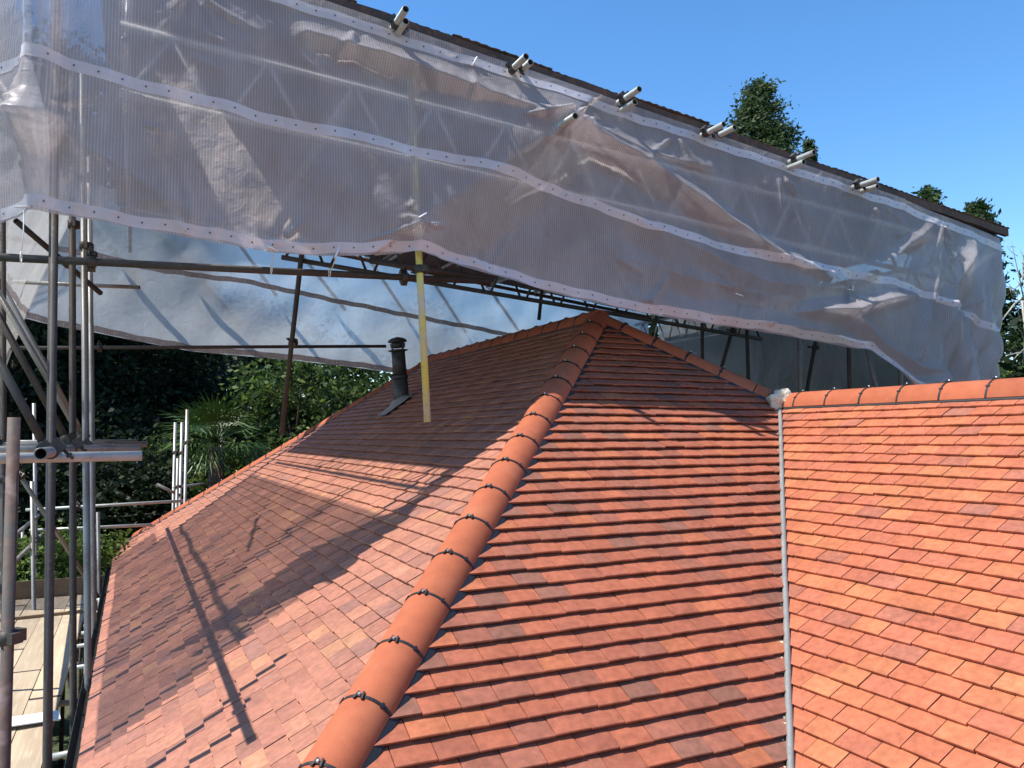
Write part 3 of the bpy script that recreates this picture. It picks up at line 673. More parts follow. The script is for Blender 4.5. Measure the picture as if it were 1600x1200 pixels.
CREASES_ = [
 (((480, 48), (620, 88), (720, 124), (800, 155), (884, 187)), [.05, .10, .12, .12, .16], [.12, .16, .18, .2, .22]),
 (((884, 187), (1000, 240), (1070, 290), (1130, 332), (1220, 395), (1330, 445)), [.16, .14, .13, .12, .09, .03], [.22, .2, .18, .16, .14, .1]),
 (((884, 187), (960, 215), (1010, 240), (1110, 262)), [.16, .08, .05, .02], [.2, .1, .08, .08]),
 (((884, 187), (800, 262), (730, 314), (650, 352)), [.15, .075, .07, .11], [.22, .24, .22, .25]),
 (((650, 352), (600, 368), (540, 384), (430, 380)), [.11, .12, .05, .01], [.25, .14, .12, .1]),
 (((650, 352), (652, 375), (650, 398)), [.11, .09, .07], [.22, .2, .18]),
 (((640, 90), (645, 200), (650, 352)), [.04, .07, .11], [.10, .14, .25]),
 (((650, 398), (720, 425), (840, 452)), [.13, .08, .02], [.18, .15, .1]),
 (((884, 187), (860, 250), (850, 340)), [.15, .06, .0], [.3, .12, .1]),
 (((1240, 489), (1290, 483), (1340, 482), (1395, 466), (1430, 462)), [.03, .17, .19, .15, .03], [.10, .14, .15, .12, .08]),
 (((1340, 490), (1390, 540), (1440, 572), (1470, 580)), [.15, .13, .15, .05], [.16, .14, .12, .1]),
 (((1350, 545), (1400, 575), (1440, 600), (1500, 590)), [.06, .12, .14, .04], [.15, .16, .16, .12]),
 (((1000, 470), (1150, 496), (1280, 515), (1360, 540)), [.03, .07, .08, .05], [.16, .18, .18, .12]),
 (((900, 300), (1050, 370), (1200, 440), (1320, 455)), [.02, .06, .07, .0], [.2, .28, .26, .15]),
 (((960, 400), (1100, 440), (1230, 470)), [.02, .05, .03], [.2, .22, .2]),
 (((100, 210), (170, 250), (260, 310), (330, 350)), [.02, .05, .05, .01], [.15, .2, .2, .15]),
 (((57, 178), (62, 90), (66, 0), (66, -40)), [.17, .10, .12, .13], [.16, .13, .13, .13]),
 (((57, 178), (50, 240), (48, 330)), [.17, .08, .06], [.16, .1, .1]),
 (((57, 178), (20, 160), (-10, 150)), [.17, .07, .04], [.14, .1, .1]),
 (((1470, 345), (1400, 400), (1330, 450)), [.05, .06, .02], [.1, .1, .1]),
 (((1530, 380), (1500, 440), (1470, 560)), [.06, .08, .05], [.1, .12, .1]),
 (((1475, 345), (1465, 430), (1440, 560)), [.05, .07, .10], [.08, .1, .12]),
]
CREASES = [([(at_y(p[0], p[1], -.92-am_)[0], at_y(p[0], p[1], -.92-am_)[2]) for p, am_ in zip(q[0], q[1])], q[1], q[2]) for q in CREASES_]
_rg = np.random.default_rng(77); FINE = []
def _fan(px, py, n, a0_, a1_, l0, l1, am):
    c = at_y(px, py, -.95)
    for _ in range(n):
        an = a0_+(a1_-a0_)*_rg.random(); ln = l0+(l1-l0)*_rg.random(); s0_ = .04+.1*_rg.random(); bend = _rg.normal(0, .12)
        pts = [(c[0]+math.cos(an+bend*k/3)*(s0_+ln*k/3), c[2]+math.sin(an+bend*k/3)*(s0_+ln*k/3)) for k in range(4)]; q = am*(.5+_rg.random())
        FINE.append((pts, [q, q*.8, q*.45, 0], [.035, .04, .045, .05]))
_fan(884, 187, 12, 2.9, 4.3, .3, .9, .020); _fan(884, 187, 8, 5.2, 6.1, .3, 1.0, .020); _fan(650, 352, 12, 1.2, 3.4, .25, .9, .018); _fan(650, 352, 7, -1.2, .3, .2, .6, .016)
_fan(1330, 452, 14, 0, 6.28, .2, .7, .018); _fan(57, 178, 14, 0, 6.28, .15, .5, .02); _fan(1475, 348, 9, 3.6, 5.6, .3, 1.0, .025); _fan(1510, 480, 10, 0, 6.28, .15, .5, .02)
for _x, _y in [(425, 388), (300, 372), (150, 344), (760, 430), (1000, 486), (1150, 462), (1200, 520)]: _fan(_x, _y, 5, .5, 2.7, .15, .6, .014)
for _x, _y in [(560, 40), (740, 100), (900, 150), (1060, 210), (1220, 268), (1380, 318), (300, -20)]: _fan(_x, _y, 5, 3.6, 5.9, .2, .7, .014)
for _k in range(46):     # loose crumples anywhere on the cloth
    _fan(40+1500*_rg.random(), 60+420*_rg.random(), 1, 0, 6.28, .12, .45, .010)
PULLS = [(W((1330, 452))[0], -.11, .16), (W((1150, 462))[0], -.04, .15), (W((425, 390))[0], -.03, .14), (W((45, 329))[0], -.03, .12), (W((1510, 480))[0], -.06, .12)]
def vnoise(X, Z, seed, fx, fz, n=7):
    rg = np.random.default_rng(seed); out = np.zeros_like(X)
    for k in range(n):
        a = rg.random()*6.28; fr = .6+rg.random()*1.4
        out += np.sin(X*fx*fr*math.cos(a)+Z*fz*fr*math.sin(a)+rg.random()*6.28+.8*np.sin(X*fx*.5+Z*fz*.4+k))
    return out/n
def bulge(A, Z):
    h = np.zeros_like(A)
    for pts, am, wd in CREASES:
        f = seg_field(A, Z, pts, am, wd); h = np.maximum(h, f)+.25*np.minimum(h, f)
    for pts, am, wd in FINE: h += 1.4*seg_field(A, Z, pts, am, wd)
    # cloth drawn outwards towards the line from the poking tube to the yellow tube: long ramp on the left, short on the right
    k1, k2 = np.array(CREASES[0][0][-1]), np.array(CREASES[4][0][0]); dk = k2-k1; t = np.clip(((A-k1[0])*dk[0]+(Z-k1[1])*dk[1])/(dk@dk), 0, 1)
    rx, rz = A-k1[0]-t*dk[0], Z-k1[1]-t*dk[1]; dist = np.hypot(rx, rz); sgn = np.where(rx*dk[1]-rz*dk[0] > 0, 1, -1)
    h = np.maximum(h, .145*np.where(sgn > 0, np.clip(1-dist/.8, 0, 1), np.clip(1-dist/.42, 0, 1)))+0
    for c, am, rad in PULLS: h += am*np.exp(-np.hypot(A-c[0], Z-c[1])/rad*1.4)
    zt = ztop(A); zh = zhem(A); v = np.clip((zt-Z)/np.maximum(zt-zh, .1), 0, 1)
    h += .035*np.sin(np.pi*v)*(1+vnoise(A, Z, 4, 2.2, 1.6))+.018*vnoise(A, Z, 5, 9, 7)*np.clip(v*4, 0, 1)+.007*vnoise(A, Z, 6, 34, 24, 12)*np.clip(v*4, 0, 1)*(.4+1.2*np.clip(vnoise(A, Z, 8, 3, 3)+.3, 0, 1)+1.5*(A < -4.2))
    # slanting tension folds
    h += .007*np.sin((A*.62+Z)*17+2*np.sin(A*1.3))*np.clip(v*3, 0, 1)*(.5+.5*np.sin(A*2.3+1))
    # right corner: gathered vertical folds
    g = np.clip((A-3.0)/.8, 0, 1); h += g*(.15+v)*(.07*np.sin(A*9+1.5*np.sin(Z*3)+Z*3.4)+.035*np.sin(A*21-Z*6))
    h *= np.clip(v*6, 0, 1)*.9+.1
    return h
MIDPX = [(-60, 88), (0, 86), (60, 80), (130, 106), (250, 140), (400, 181), (560, 213), (640, 234), (700, 246), (800, 268), (850, 290), (1000, 345), (1100, 376), (1200, 401), (1330, 430), (1400, 441), (1450, 466), (1510, 488), (1550, 512)]
_q = []
for px_, py_ in MIDPX:
    y_ = -.92
    for _ in range(6):
        p_ = at_y(px_, py_, y_); y_ = .5*y_+.5*(-.92-float(bulge(np.array([p_[0]]), np.array([p_[2]]))[0])) if p_[0] < 3 else -.92
    _q.append((p_[0], p_[2]))
_q.sort(); _mx = np.array([q[0] for q in _q]); _mz = np.array([q[1] for q in _q])
def zmid(a): return np.interp(a, _mx, _mz)
def front(A, Z, off=0):
    A = np.asarray(A, float); Z = np.asarray(Z, float); X = np.interp(A, PLAN_A, PLAN_X); Y = np.interp(A, PLAN_A, PLAN_Y)
    e = .02; tx = np.interp(A+e, PLAN_A, PLAN_X)-np.interp(A-e, PLAN_A, PLAN_X); ty = np.interp(A+e, PLAN_A, PLAN_Y)-np.interp(A-e, PLAN_A, PLAN_Y); ln = np.hypot(tx, ty)
    h = bulge(A, Z)+off
    g = np.clip((A-3.3)/1.4, 0, 1); v = np.clip((ztop(A)-Z)/np.maximum(ztop(A)-zhem(A), .1), 0, 1); X = X-g*v**1.6*.36; Y = Y+g*v**2*.1
    return np.stack([X+ty/ln*h, Y-tx/ln*h, Z], -1)
def grid_mesh(name, Pq, m, uv, smooth=True, parent=None, thick=0):
    nu, nv = Pq.shape[:2]; idx = np.arange(nu*nv).reshape(nu, nv)
    fs = np.stack([idx[:-1, :-1], idx[:-1, 1:], idx[1:, 1:], idx[1:, :-1]], -1).reshape(-1, 4)
    me = bpy.data.meshes.new(name); me.from_pydata(Pq.reshape(-1, 3).tolist(), [], fs.tolist())
    me.polygons.foreach_set('use_smooth', [smooth]*len(fs))
    l = me.uv_layers.new(name='cloth'); U = uv.reshape(-1, 2)[fs.reshape(-1)]; l.data.foreach_set('uv', U.astype(np.float32).ravel())
    me.materials.append(m); me.update(); return link(name, me, parent)
fs_root = empty('debris_sheeting', (-4.3, -.9, .2)); tag(fs_root, 'big translucent reinforced sheet hanging in front of the tin roof, with three white bands', 'sheeting')
AA = np.linspace(-5.6, 5.35, 620); VV = np.linspace(0, 1, 170)
GA_, GV = np.meshgrid(AA, VV, indexing='ij'); ZT = ztop(GA_); ZH = zhem(GA_); ZZ = ZT+(ZH-ZT)*GV
grid_mesh('sheet', front(GA_, ZZ), MSHEET, np.stack([GA_, ZZ], -1), parent=fs_root)
def bandmesh(name, parent, zc, half, a0_, a1_, off=.005, fn=front, n=500, m=None, curl=0):
    a = np.linspace(a0_, a1_, n); t = np.linspace(-1, 1, 7); Aq, Tq = np.meshgrid(a, t, indexing='ij')
    wob = .006*np.sin(Aq*7)+.004*np.sin(Aq*19+1)
    Zq = zc(Aq)+wob+Tq*half
    return grid_mesh(name, fn(Aq, Zq, off), m or MBAND, np.stack([Aq, Zq], -1), parent=parent)
bandmesh('reinforcing_band', fs_root, lambda a: ztop(a)-.095, .036, -5.6, 5.3)
bandmesh('reinforcing_band', fs_root, zmid, .036, -5.6, 5.3)
bandmesh('reinforcing_band', fs_root, lambda a: zhem(a)+.045, .034, -5.6, 5.3)
MEYEF = mat('eyelet_backlit_tint', (.8, .8, .78), .4)  # pale discs stand for daylight showing through the eyelets
MEYE = mat('eyelet_dark', (.09, .085, .09), .4)
def eyelets(parent, zc, a0_, a1_, fn=front, step=.125, m=MEYE):
    a = np.arange(a0_, a1_, step); Pc = fn(a, zc(a)+.006*np.sin(a*7)+.004*np.sin(a*19+1), .010); bb = MB()
    Pn = fn(a+.01, zc(a), .01); Pm = fn(a-.01, zc(a), .01)
    for k in range(len(a)):
        p = Vector(Pc[k]); d = (Vector(Pn[k])-Vector(Pm[k])).normalized(); up = Vector((0, 0, 1)); up = (up-d*up.dot(d)).normalized()
        bb.add([p+d*math.cos(i*math.pi/4)*.0062+up*math.sin(i*math.pi/4)*.0062 for i in range(8)], [tuple(range(8))])
    tag(bb.build('eyelets', m, parent), kind='stuff')
for zc in (lambda a: ztop(a)-.095, zmid, lambda a: zhem(a)+.045): eyelets(fs_root, zc, -5.5, 5.2)
# toggles and elastic ties
def toggle(parent, px, py, ang, tie=None):
    c = W((px, py))[0]; p = Vector(front(np.array([c[0]]), np.array([c[1]]), .014)[0]); bb = MB(); d = Vector((math.cos(ang), 0, math.sin(ang)))*.042
    bb.tube(p-d, p+d, .006, 8, hollow=False)
    if tie is not None: bb.path([p, p.lerp(Vector(tie), .5)+Vector((.006, -.01, 0)), Vector(tie)], [.003]*3, 6); bb.path([Vector(tie)+Vector((0, math.cos(a)*.03, math.sin(a)*.03)) for a in np.linspace(0, 6.3, 10)], [.003]*10, 5)
    o = bb.build('toggle_tie', MWHT, parent); return o
toggle(fs_root, 49, 327, .15, at_depth(33, 402, 4.25)); toggle(fs_root, 424, 388, -.4, at_depth(424, 421, 5.1)); toggle(fs_root, 522, 399, 1.2, at_depth(515, 426, 5.3))
toggle(fs_root, 644, 349, .6); toggle(fs_root, 1330, 449, 1.5); toggle(fs_root, 1328, 453, 0); toggle(fs_root, 1148, 462, -.2); toggle(fs_root, 738, 100, 1.1)

def flat_sheet(name, label, p0, p1, ztopf, zhemf, m, bands=(), seed=1, amp=.05, nu=260, nv=80, outn=None):
    p0 = np.array(p0, float); p1 = np.array(p1, float); d = p1-p0; ln = np.hypot(*d); d /= ln; nrm = np.array([d[1], -d[0]])
    root = empty(name, (p0[0], p0[1], float(zhemf(np.array([0.]))[0]))); tag(root, label, 'sheeting')
    def fn(A, Z, off=0):
        A = np.asarray(A, float); Z = np.asarray(Z, float); v = np.clip((ztopf(A)-Z)/np.maximum(ztopf(A)-zhemf(A), .1), 0, 1)
        h = amp*np.sin(np.pi*v)*(1+vnoise(A, Z, seed, 1.6, 1.5))+.012*vnoise(A, Z, seed+1, 7, 6)+.012*np.sin((A*.55+Z)*(5+1.5*np.sin(A*.7))+2*np.sin(A))*np.clip(v*2, 0, 1)*(.5+.5*np.sin(A*1.7+seed))+off
        if outn is not None: h = h+outn(v)
        return np.stack([p0[0]+d[0]*A+nrm[0]*h, p0[1]+d[1]*A+nrm[1]*h, Z], -1)
    a = np.linspace(0, ln, nu); v = np.linspace(0, 1, nv); A, V = np.meshgrid(a, v, indexing='ij'); zt = ztopf(A); zh = zhemf(A); Z = zt+(zh-zt)*V
    grid_mesh('sheet', fn(A, Z), m, np.stack([A, Z], -1), parent=root)
    for zc, hf in bands:
        bandmesh('reinforcing_band', root, zc, hf, .0, ln, .006, fn, 240, MBANDF)
        eyelets(root, zc, .05, ln-.05, fn, .15, MEYEF)
    return root
YS = 5.72
for k, (p0, p1, lab) in enumerate([((150, 350), (225, 440), 'first'), ((258, 372), (378, 508), 'second'), ((385, 392), (432, 462), 'third'), ((470, 398), (540, 485), 'fourth'), ((590, 420), (640, 500), 'fifth'), ((680, 440), (728, 520), 'sixth'), ((775, 465), (812, 520), 'seventh')]):
    tube(at_y(*p0, YS+.07)+np.array([-.35, 0, .42]), at_y(*p1, YS+.07), f'slanting strut showing dimly through the far sheeting, {lab} from the left', MGALD, 'struts behind the far sheeting')
XS0 = -5.28
hemf = [(20, 492), (80, 508), (150, 520), (220, 534), (300, 549), (380, 556), (450, 562), (540, 572), (612, 582), (760, 600), (1000, 640)]
hx = np.array([at_y(x, y, YS)[0]-XS0 for x, y in hemf]); hz = np.array([at_y(x, y, YS)[2] for x, y in hemf])
bandf = [(20, 375), (150, 400), (260, 425), (380, 440), (520, 470), (660, 498), (800, 525), (1000, 560)]
bx_ = np.array([at_y(x, y, YS)[0]-XS0 for x, y in bandf]); bz_ = np.array([at_y(x, y, YS)[2] for x, y in bandf])
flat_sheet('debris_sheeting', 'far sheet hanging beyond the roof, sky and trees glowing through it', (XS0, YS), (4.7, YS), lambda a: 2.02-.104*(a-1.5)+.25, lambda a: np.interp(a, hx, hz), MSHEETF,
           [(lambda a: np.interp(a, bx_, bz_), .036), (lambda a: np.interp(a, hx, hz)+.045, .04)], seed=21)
flat_sheet('debris_sheeting', 'side sheet tinted dark for shade, closing the right end behind the wing ridge', (4.95, -.15), (4.95, YS), lambda a: np.interp(a, [0, 6], [1.0, 1.05]), lambda a: 0*a-1.4, MSHEETR,
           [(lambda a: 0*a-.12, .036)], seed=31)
flat_sheet('debris_sheeting', 'bright side sheet slanting outwards at the left edge', (-4.56, YS), (-4.56, -.9), lambda a: 0*a+1.88, lambda a: 0*a-.62, MSHEETL, [(lambda a: 0*a+.55, .036)], seed=41, outn=lambda v: .82*v, amp=.03)
flat_sheet('debris_sheeting', 'narrow white sheet strip hanging low at the far left', (-5.42, YS+1.2), (-5.42, YS-.2), lambda a: 0*a+.5, lambda a: 0*a-3.0, MSHEETL, [], seed=51, amp=.02, nu=40)

# ------------------------------------------------------------------ deck at the left
DZ = -3.2
deck = empty('scaffold_deck', (-4.7, 0, DZ)); tag(deck, 'sunlit scaffold deck of pale boards beside the left eave', 'deck')
BW = .225
cols = [-4.245-BW/2-i*(BW+.006) for i in range(5)]
for i, cx in enumerate(cols):
    y = -6.2+(i*.9) % 2.4; 
    while y < 6.25:
        y1 = min(y+3.9, 6.25); bb = MB()
        dz = RNG.normal(0, .004); bb.box(((cx+RNG.normal(0, .002)), (y+y1)/2, DZ-.019+dz), (BW, y1-y-.008, .038), Matrix.Rotation(RNG.normal(0, .001), 4, 'Z')); bb.build('plank', MWOOD, deck)
        for ye in (y+.015, y1-.015):
            bb = MB(); bb.box((cx, ye, DZ+.0015+dz), (BW+.002, .024, .003)); bb.build('end_band', MCOUP, deck)
        y = y1
for y in np.arange(-5.6, 6.2, 1.2):
    bb = MB(); bb.tube((-5.4, y, DZ-.066), (-4.02-.05*(y % .7), y, DZ-.066), TR, 12); bb.build('putlog', MGALL, deck)
def board(name, a, b_, h, th, lab, m=MDWOOD, cat='toe board', group='toe boards round the deck'):
    a = Vector(a); b_ = Vector(b_); d = b_-a; bb = MB(); ang = math.atan2(d.y, d.x); bb.box((a+b_)/2+Vector((0, 0, h/2)), (d.length, th, h), Matrix.Rotation(ang, 4, 'Z'))
    return tag(bb.build(name, m), lab, cat, group)
board('toe_board', (-5.44, 6.27, DZ+.004), (-4.05, 6.27, DZ+.004), .225, .038, 'dark toe board on edge across the far end of the deck')
board('toe_board', (-5.44, 1.8, DZ+.004), (-5.44, 6.2, DZ+.004), .225, .038, 'far timber toe board along the outer side of the deck')
board('toe_board', (-5.44, -2.6, DZ+.004), (-5.44, 1.7, DZ+.004), .225, .038, 'near timber toe board along the outer side of the deck')
board('timber_batten', (-5.3, 4.9, DZ+.003), (-4.12, 5.0, DZ+.003), .03, .05, 'thin batten lying across the far boards of the deck', MDWOOD, 'batten', None)
c = at_z(45, 1125, DZ+.03); bb = MB(); bb.box((c[0]-.05, c[1], DZ+.035), (.5, .22, .008), Matrix.Rotation(.12, 4, 'Z') @ Matrix.Rotation(.03, 4, 'Y')); tag(bb.build('white_board', MWHT), 'white flat board lying on the near end of the deck', 'board')
# short fittings in the gap between deck and gutter
for k, (px, py) in enumerate([(152, 938), (149, 958), (146, 977), (143, 988), (137, 1008), (130, 1042), (108, 1178)]):
    p = at_z(px, py, -3.02); bb = MB(); bb.tube((p[0]-.09, p[1], p[2]), (p[0]+.12, p[1], p[2]+.01), .018, 10); bb.tube((p[0]+.02, p[1]-.03, p[2]-.1), (p[0]+.02, p[1]-.03, p[2]+.03), .014, 8, hollow=False)
    o = bb.build('gutter_bracket', MGALL, house)

# ------------------------------------------------------------------ vegetation
def leaf_mat(name, c1, c2, tr=.35):
    m = bpy.data.materials.new(name); m.use_nodes = True; n = m.node_tree; b_ = n.nodes['Principled BSDF']; out = n.nodes['Material Output']
    at = n.nodes.new('ShaderNodeAttribute'); at.attribute_name = 'tint'
    b_.inputs['Roughness'].default_value = .6; b_.inputs['Specular IOR Level'].default_value = .25; n.links.new(at.outputs['Color'], b_.inputs['Base Color'])
    t = n.nodes.new('ShaderNodeBsdfTranslucent'); n.links.new(at.outputs['Color'], t.inputs[0]); mx = n.nodes.new('ShaderNodeMixShader'); mx.inputs[0].default_value = tr
    n.links.new(b_.outputs[0], mx.inputs[1]); n.links.new(t.outputs[0], mx.inputs[2]); n.links.new(mx.outputs[0], out.inputs[0]); return m
MLEAF = leaf_mat('foliage', 0, 0)
MBARK = mat('bark', (.1, .075, .055), .9, noise=[(12, (.06, .045, .035), .4, .7)], bump=(25, .8, .02))
MBARKP = mat('pale_bark', (.36, .33, .28), .85, noise=[(12, (.22, .2, .17), .4, .7)], bump=(25, .8, .01))
def leaves(name, cen, size, cols, parent, rg, elong=1.7, droop=0., axis=None):
    """cen (N,3) leaf centres -> one mesh of small folded leaves"""
    N = len(cen); d = rg.normal(size=(N, 3)); d[:, 2] = d[:, 2]*.6-droop
    if axis is not None: d = d*.35+axis
    d /= np.linalg.norm(d, axis=1)[:, None]; e = rg.normal(size=(N, 3)); e[:, 2] *= .6; e = np.cross(d, e); e /= np.linalg.norm(e, axis=1)[:, None]
    nn = np.cross(d, e); s = size*(.6+.8*rg.random(N))[:, None]
    v = np.stack([cen-d*s*elong*.5, cen+e*s*.5+nn*s*.12, cen+d*s*elong*.5, cen-e*s*.5+nn*s*.12], 1).reshape(-1, 3)
    f = np.arange(4*N).reshape(N, 4)
    me = bpy.data.meshes.new(name); me.vertices.add(4*N); me.vertices.foreach_set('co', v.astype(np.float32).ravel()); me.loops.add(4*N); me.loops.foreach_set('vertex_index', f.astype(np.int32).ravel())
    me.polygons.add(N); me.polygons.foreach_set('loop_start', np.arange(0, 4*N, 4, dtype=np.int32))
    cols = np.array(cols); ci = rg.integers(len(cols), size=N); cc = cols[ci]*(.75+.5*rg.random(N))[:, None]
    a = me.attributes.new('tint', 'FLOAT_COLOR', 'POINT'); a.data.foreach_set('color', np.repeat(np.concatenate([cc, np.ones((N, 1))], 1), 4, axis=0).astype(np.float32).ravel())
    me.materials.append(MLEAF); me.update(); me.validate(); return link(name, me, parent)
def tree(name, label, base, h, rad, crown0, cols, n=9000, size=.16, seed=1, clumps=90, group=None, conical=False, bark=MBARK, cat='tree', squash=1.):
    rg = np.random.default_rng(seed); base = Vector(base); root = empty(name, tuple(base)); tag(root, label, cat, group)
    bb = MB(); top = base+Vector((rg.normal(0, .2), rg.normal(0, .2), h*(.97 if conical else .8))); pts = [base.lerp(top, t)+Vector((rg.normal(0, .06), rg.normal(0, .06), 0)) for t in np.linspace(0, 1, 9)]
    r0 = .035*h; bb.path(pts, [r0*(1-.9*t)+.01 for t in np.linspace(0, 1, 9)], 8)
    cc = []; zc = crown0+(h-crown0)/2; hz_ = (h-crown0)/2
    for k in range(clumps):
        if conical:
            t = rg.random()**.5; z = crown0+(h-crown0)*t; rr_ = rad*(1-t)**.6*(.35+.65*math.sqrt(rg.random())); a = rg.random()*6.283; p = (rr_*math.cos(a), rr_*math.sin(a), z)
        else:
            v = rg.normal(size=3); v /= np.linalg.norm(v); q = (.45+.55*rg.random()**.5)*(1+.18*math.sin(3*v[0]+seed)+.15*math.sin(4*v[1]+2*seed)); p = (v[0]*rad*q, v[1]*rad*q*squash, zc+v[2]*hz_*q)
        cc.append(p)
        if k % 3 == 0:
            pt = Vector(p)+base; z0 = min(max(p[2]-rad*.5, crown0*.6), h*.75); st = base.lerp(top, min(z0/(h*(.97 if conical else .8)), .98)); md = st.lerp(pt, .5)+Vector((0, 0, .25))
            bb.path([st, md, pt], [.012*h*.3+.01, .02, .008], 5)
    bb.build('trunk', bark, root)
    cc = np.array(cc); N = n; ci = rg.integers(clumps, size=N); sg = (rad*.17 if not conical else rad*.09)
    cen = cc[ci]+rg.normal(size=(N, 3))*np.array([sg, sg, sg*.62])+np.array(base)
    o = leaves('crown', cen, size, cols, root, rg, 1.9 if not conical else 2.6, .25)
    return root
DK = [(.014, .026, .010), (.019, .034, .012), (.011, .021, .010)]; MD = [(.035, .065, .018), (.025, .05, .015), (.05, .085, .022)]; BR = [(.095, .15, .03), (.13, .18, .035), (.05, .095, .022)]
def gpos(px, Y): p = at_y(px, 650, Y); return (p[0], Y, GROUND)
BT = 'dark trees beyond the scaffold'
tree('evergreen_tree', 'dark evergreen behind the tall standards at far left', gpos(30, 16), 17.5, 2.7, 2.0, DK, 46000, 0.093, 11, 110, BT)
tree('evergreen_tree', 'dark evergreen left of the palm, below the far sheeting', gpos(175, 18), 15.2, 2.7, 1.6, DK+MD[1:2], 42000, 0.093, 12, 120, BT)
tree('evergreen_tree', 'dark evergreen directly behind the far cluster of posts', gpos(300, 19.5), 10.2, 3.0, 1.2, DK, 27300, 0.099, 13, 120, BT)
tree('broadleaf_tree', 'sunlit green leafy tree below the far sheeting left of the flue', gpos(450, 11.9), 8.75, 2.0, 1.0, BR+MD, 35700, 0.081, 14, 150, BT)
tree('broadleaf_tree', 'green leafy tree behind the flue, half hidden by the roof', gpos(570, 12.2), 8.5, 1.7, 1.0, BR+MD, 27300, 0.081, 15, 120, BT)
tree('evergreen_tree', 'dim tree showing through the far sheeting above the main ridge', gpos(700, 22), 11.0, 3.2, 2.5, MD, 18900, 0.124, 16, 90, BT)
tree('evergreen_tree', 'dim tree showing through the far sheeting behind the apex', gpos(900, 24), 12.4, 3.6, 2.5, MD, 18900, 0.124, 17, 90, BT)
tree('evergreen_tree', 'broad dark tree behind the right side sheeting', gpos(1180, 20), 11.5, 4.2, 2.0, DK+MD, 21000, 0.124, 18, 90, BT)
tree('evergreen_tree', 'large distant dark tree filling the gap between far trees', gpos(380, 30), 12.5, 5.5, 1.0, DK, 25200, 0.174, 19, 110, BT)
tree('evergreen_tree', 'large distant dark tree at the far left behind the others', gpos(90, 27), 12.5, 5.0, 1.0, DK, 25200, 0.161, 20, 110, BT)
_t = at_depth(1150, 600, 17); tree('evergreen_tree', 'dark tree pressed close behind the right side sheeting, nearer the apex', (_t[0], _t[1], GROUND), 10.6, 3.0, 1.5, DK, 16000, .13, 28, 100, BT)
_t = at_depth(1330, 600, 15); tree('evergreen_tree', 'dark tree pressed close behind the right side sheeting, nearer the peach corner', (_t[0], _t[1], GROUND), 10.2, 3.0, 1.5, DK, 16000, .13, 29, 100, BT)
ct = at_y(1186, 138, 16); tree('conifer_tree', 'green conifer top rising above the tin roof edge against the sky', (ct[0], 16, GROUND), ct[2]-GROUND, 2.9, 8.0, [(.05, .085, .03), (.035, .06, .024), (.075, .105, .035)], 31500, 0.074, 22, 170, conical=True)
ct2 = at_y(1262, 222, 18); tree('conifer_tree', 'smaller conifer shoot right of the conifer top', (ct2[0], 18, GROUND), ct2[2]-GROUND, 1.1, 8.0, [(.05, .085, .03), (.035, .06, .024)], 8820, 0.074, 23, 70, conical=True)
ct3 = at_y(1450, 296, 12); tree('conifer_tree', 'tiny treetop peeping over the right part of the tin roof', (ct3[0], 12, GROUND), ct3[2]-GROUND, 1.7, 2.0, MD, 16000, .08, 24, 150, conical=True)
ct4 = at_y(1527, 322, 11); tree('conifer_tree', 'low treetop peeping over the tin roof near its right corner', (ct4[0], 11, GROUND), ct4[2]-GROUND, 1.7, 2.0, MD, 16000, .08, 25, 150, conical=True)
tr_ = at_y(1655, 560, 9); tree('broadleaf_tree', 'dark leafy tree at the right edge behind bare branches', (tr_[0], 9, GROUND), 11.6, 2.5, 1.0, DK+MD, 36000, 0.11, 26, 120)
# bare pale branches in front of it
bt = empty('bare_tree', (at_y(1650, 700, 6)[0], 6, GROUND)); tag(bt, 'leafless tree with pale crooked branches at the right edge', 'tree')
def branch(pts, r0, Y=6.0, nm='branch'):
    p3 = [Vector(at_y(x, y, Y+RNG.normal(0, .06))) for x, y in pts]; bb = MB(); bb.path(p3, [r0*(1-.75*k/(len(p3)-1)) for k in range(len(p3))], 7); bb.build(nm, MBARKP, bt)
bb = MB(); q = Vector(at_y(1690, 600, 6)); bb.path([(q.x, 6, GROUND), (q.x-.05, 6, GROUND+3), (q.x, 6, q.z), (q.x-.1, 6, q.z+1.6)], [.2, .16, .11, .04], 10); bb.build('trunk', MBARKP, bt)
branch([(1690, 440), (1640, 445), (1600, 463), (1585, 475), (1572, 492), (1566, 500)], .045)
branch([(1620, 330), (1600, 400), (1597, 440), (1585, 452), (1578, 448), (1579, 455), (1584, 470)], .022)
branch([(1680, 520), (1620, 550), (1592, 551), (1575, 555), (1566, 568), (1565, 580)], .025)
branch([(1660, 500), (1600, 545), (1585, 560), (1576, 562)], .016)
branch([(1600, 470), (1592, 430), (1586, 405), (1582, 385), (1580, 370)], .018)
branch([(1590, 400), (1582, 395), (1575, 388), (1572, 378)], .008)
branch([(1597, 470), (1602, 520), (1598, 570)], .03)
for k in range(7): x0 = 1578+RNG.random()*30; y0 = 380+RNG.random()*160; branch([(x0+12, y0+14), (x0+4, y0+5), (x0-2, y0-8), (x0-4-RNG.random()*6, y0-18)], .009)
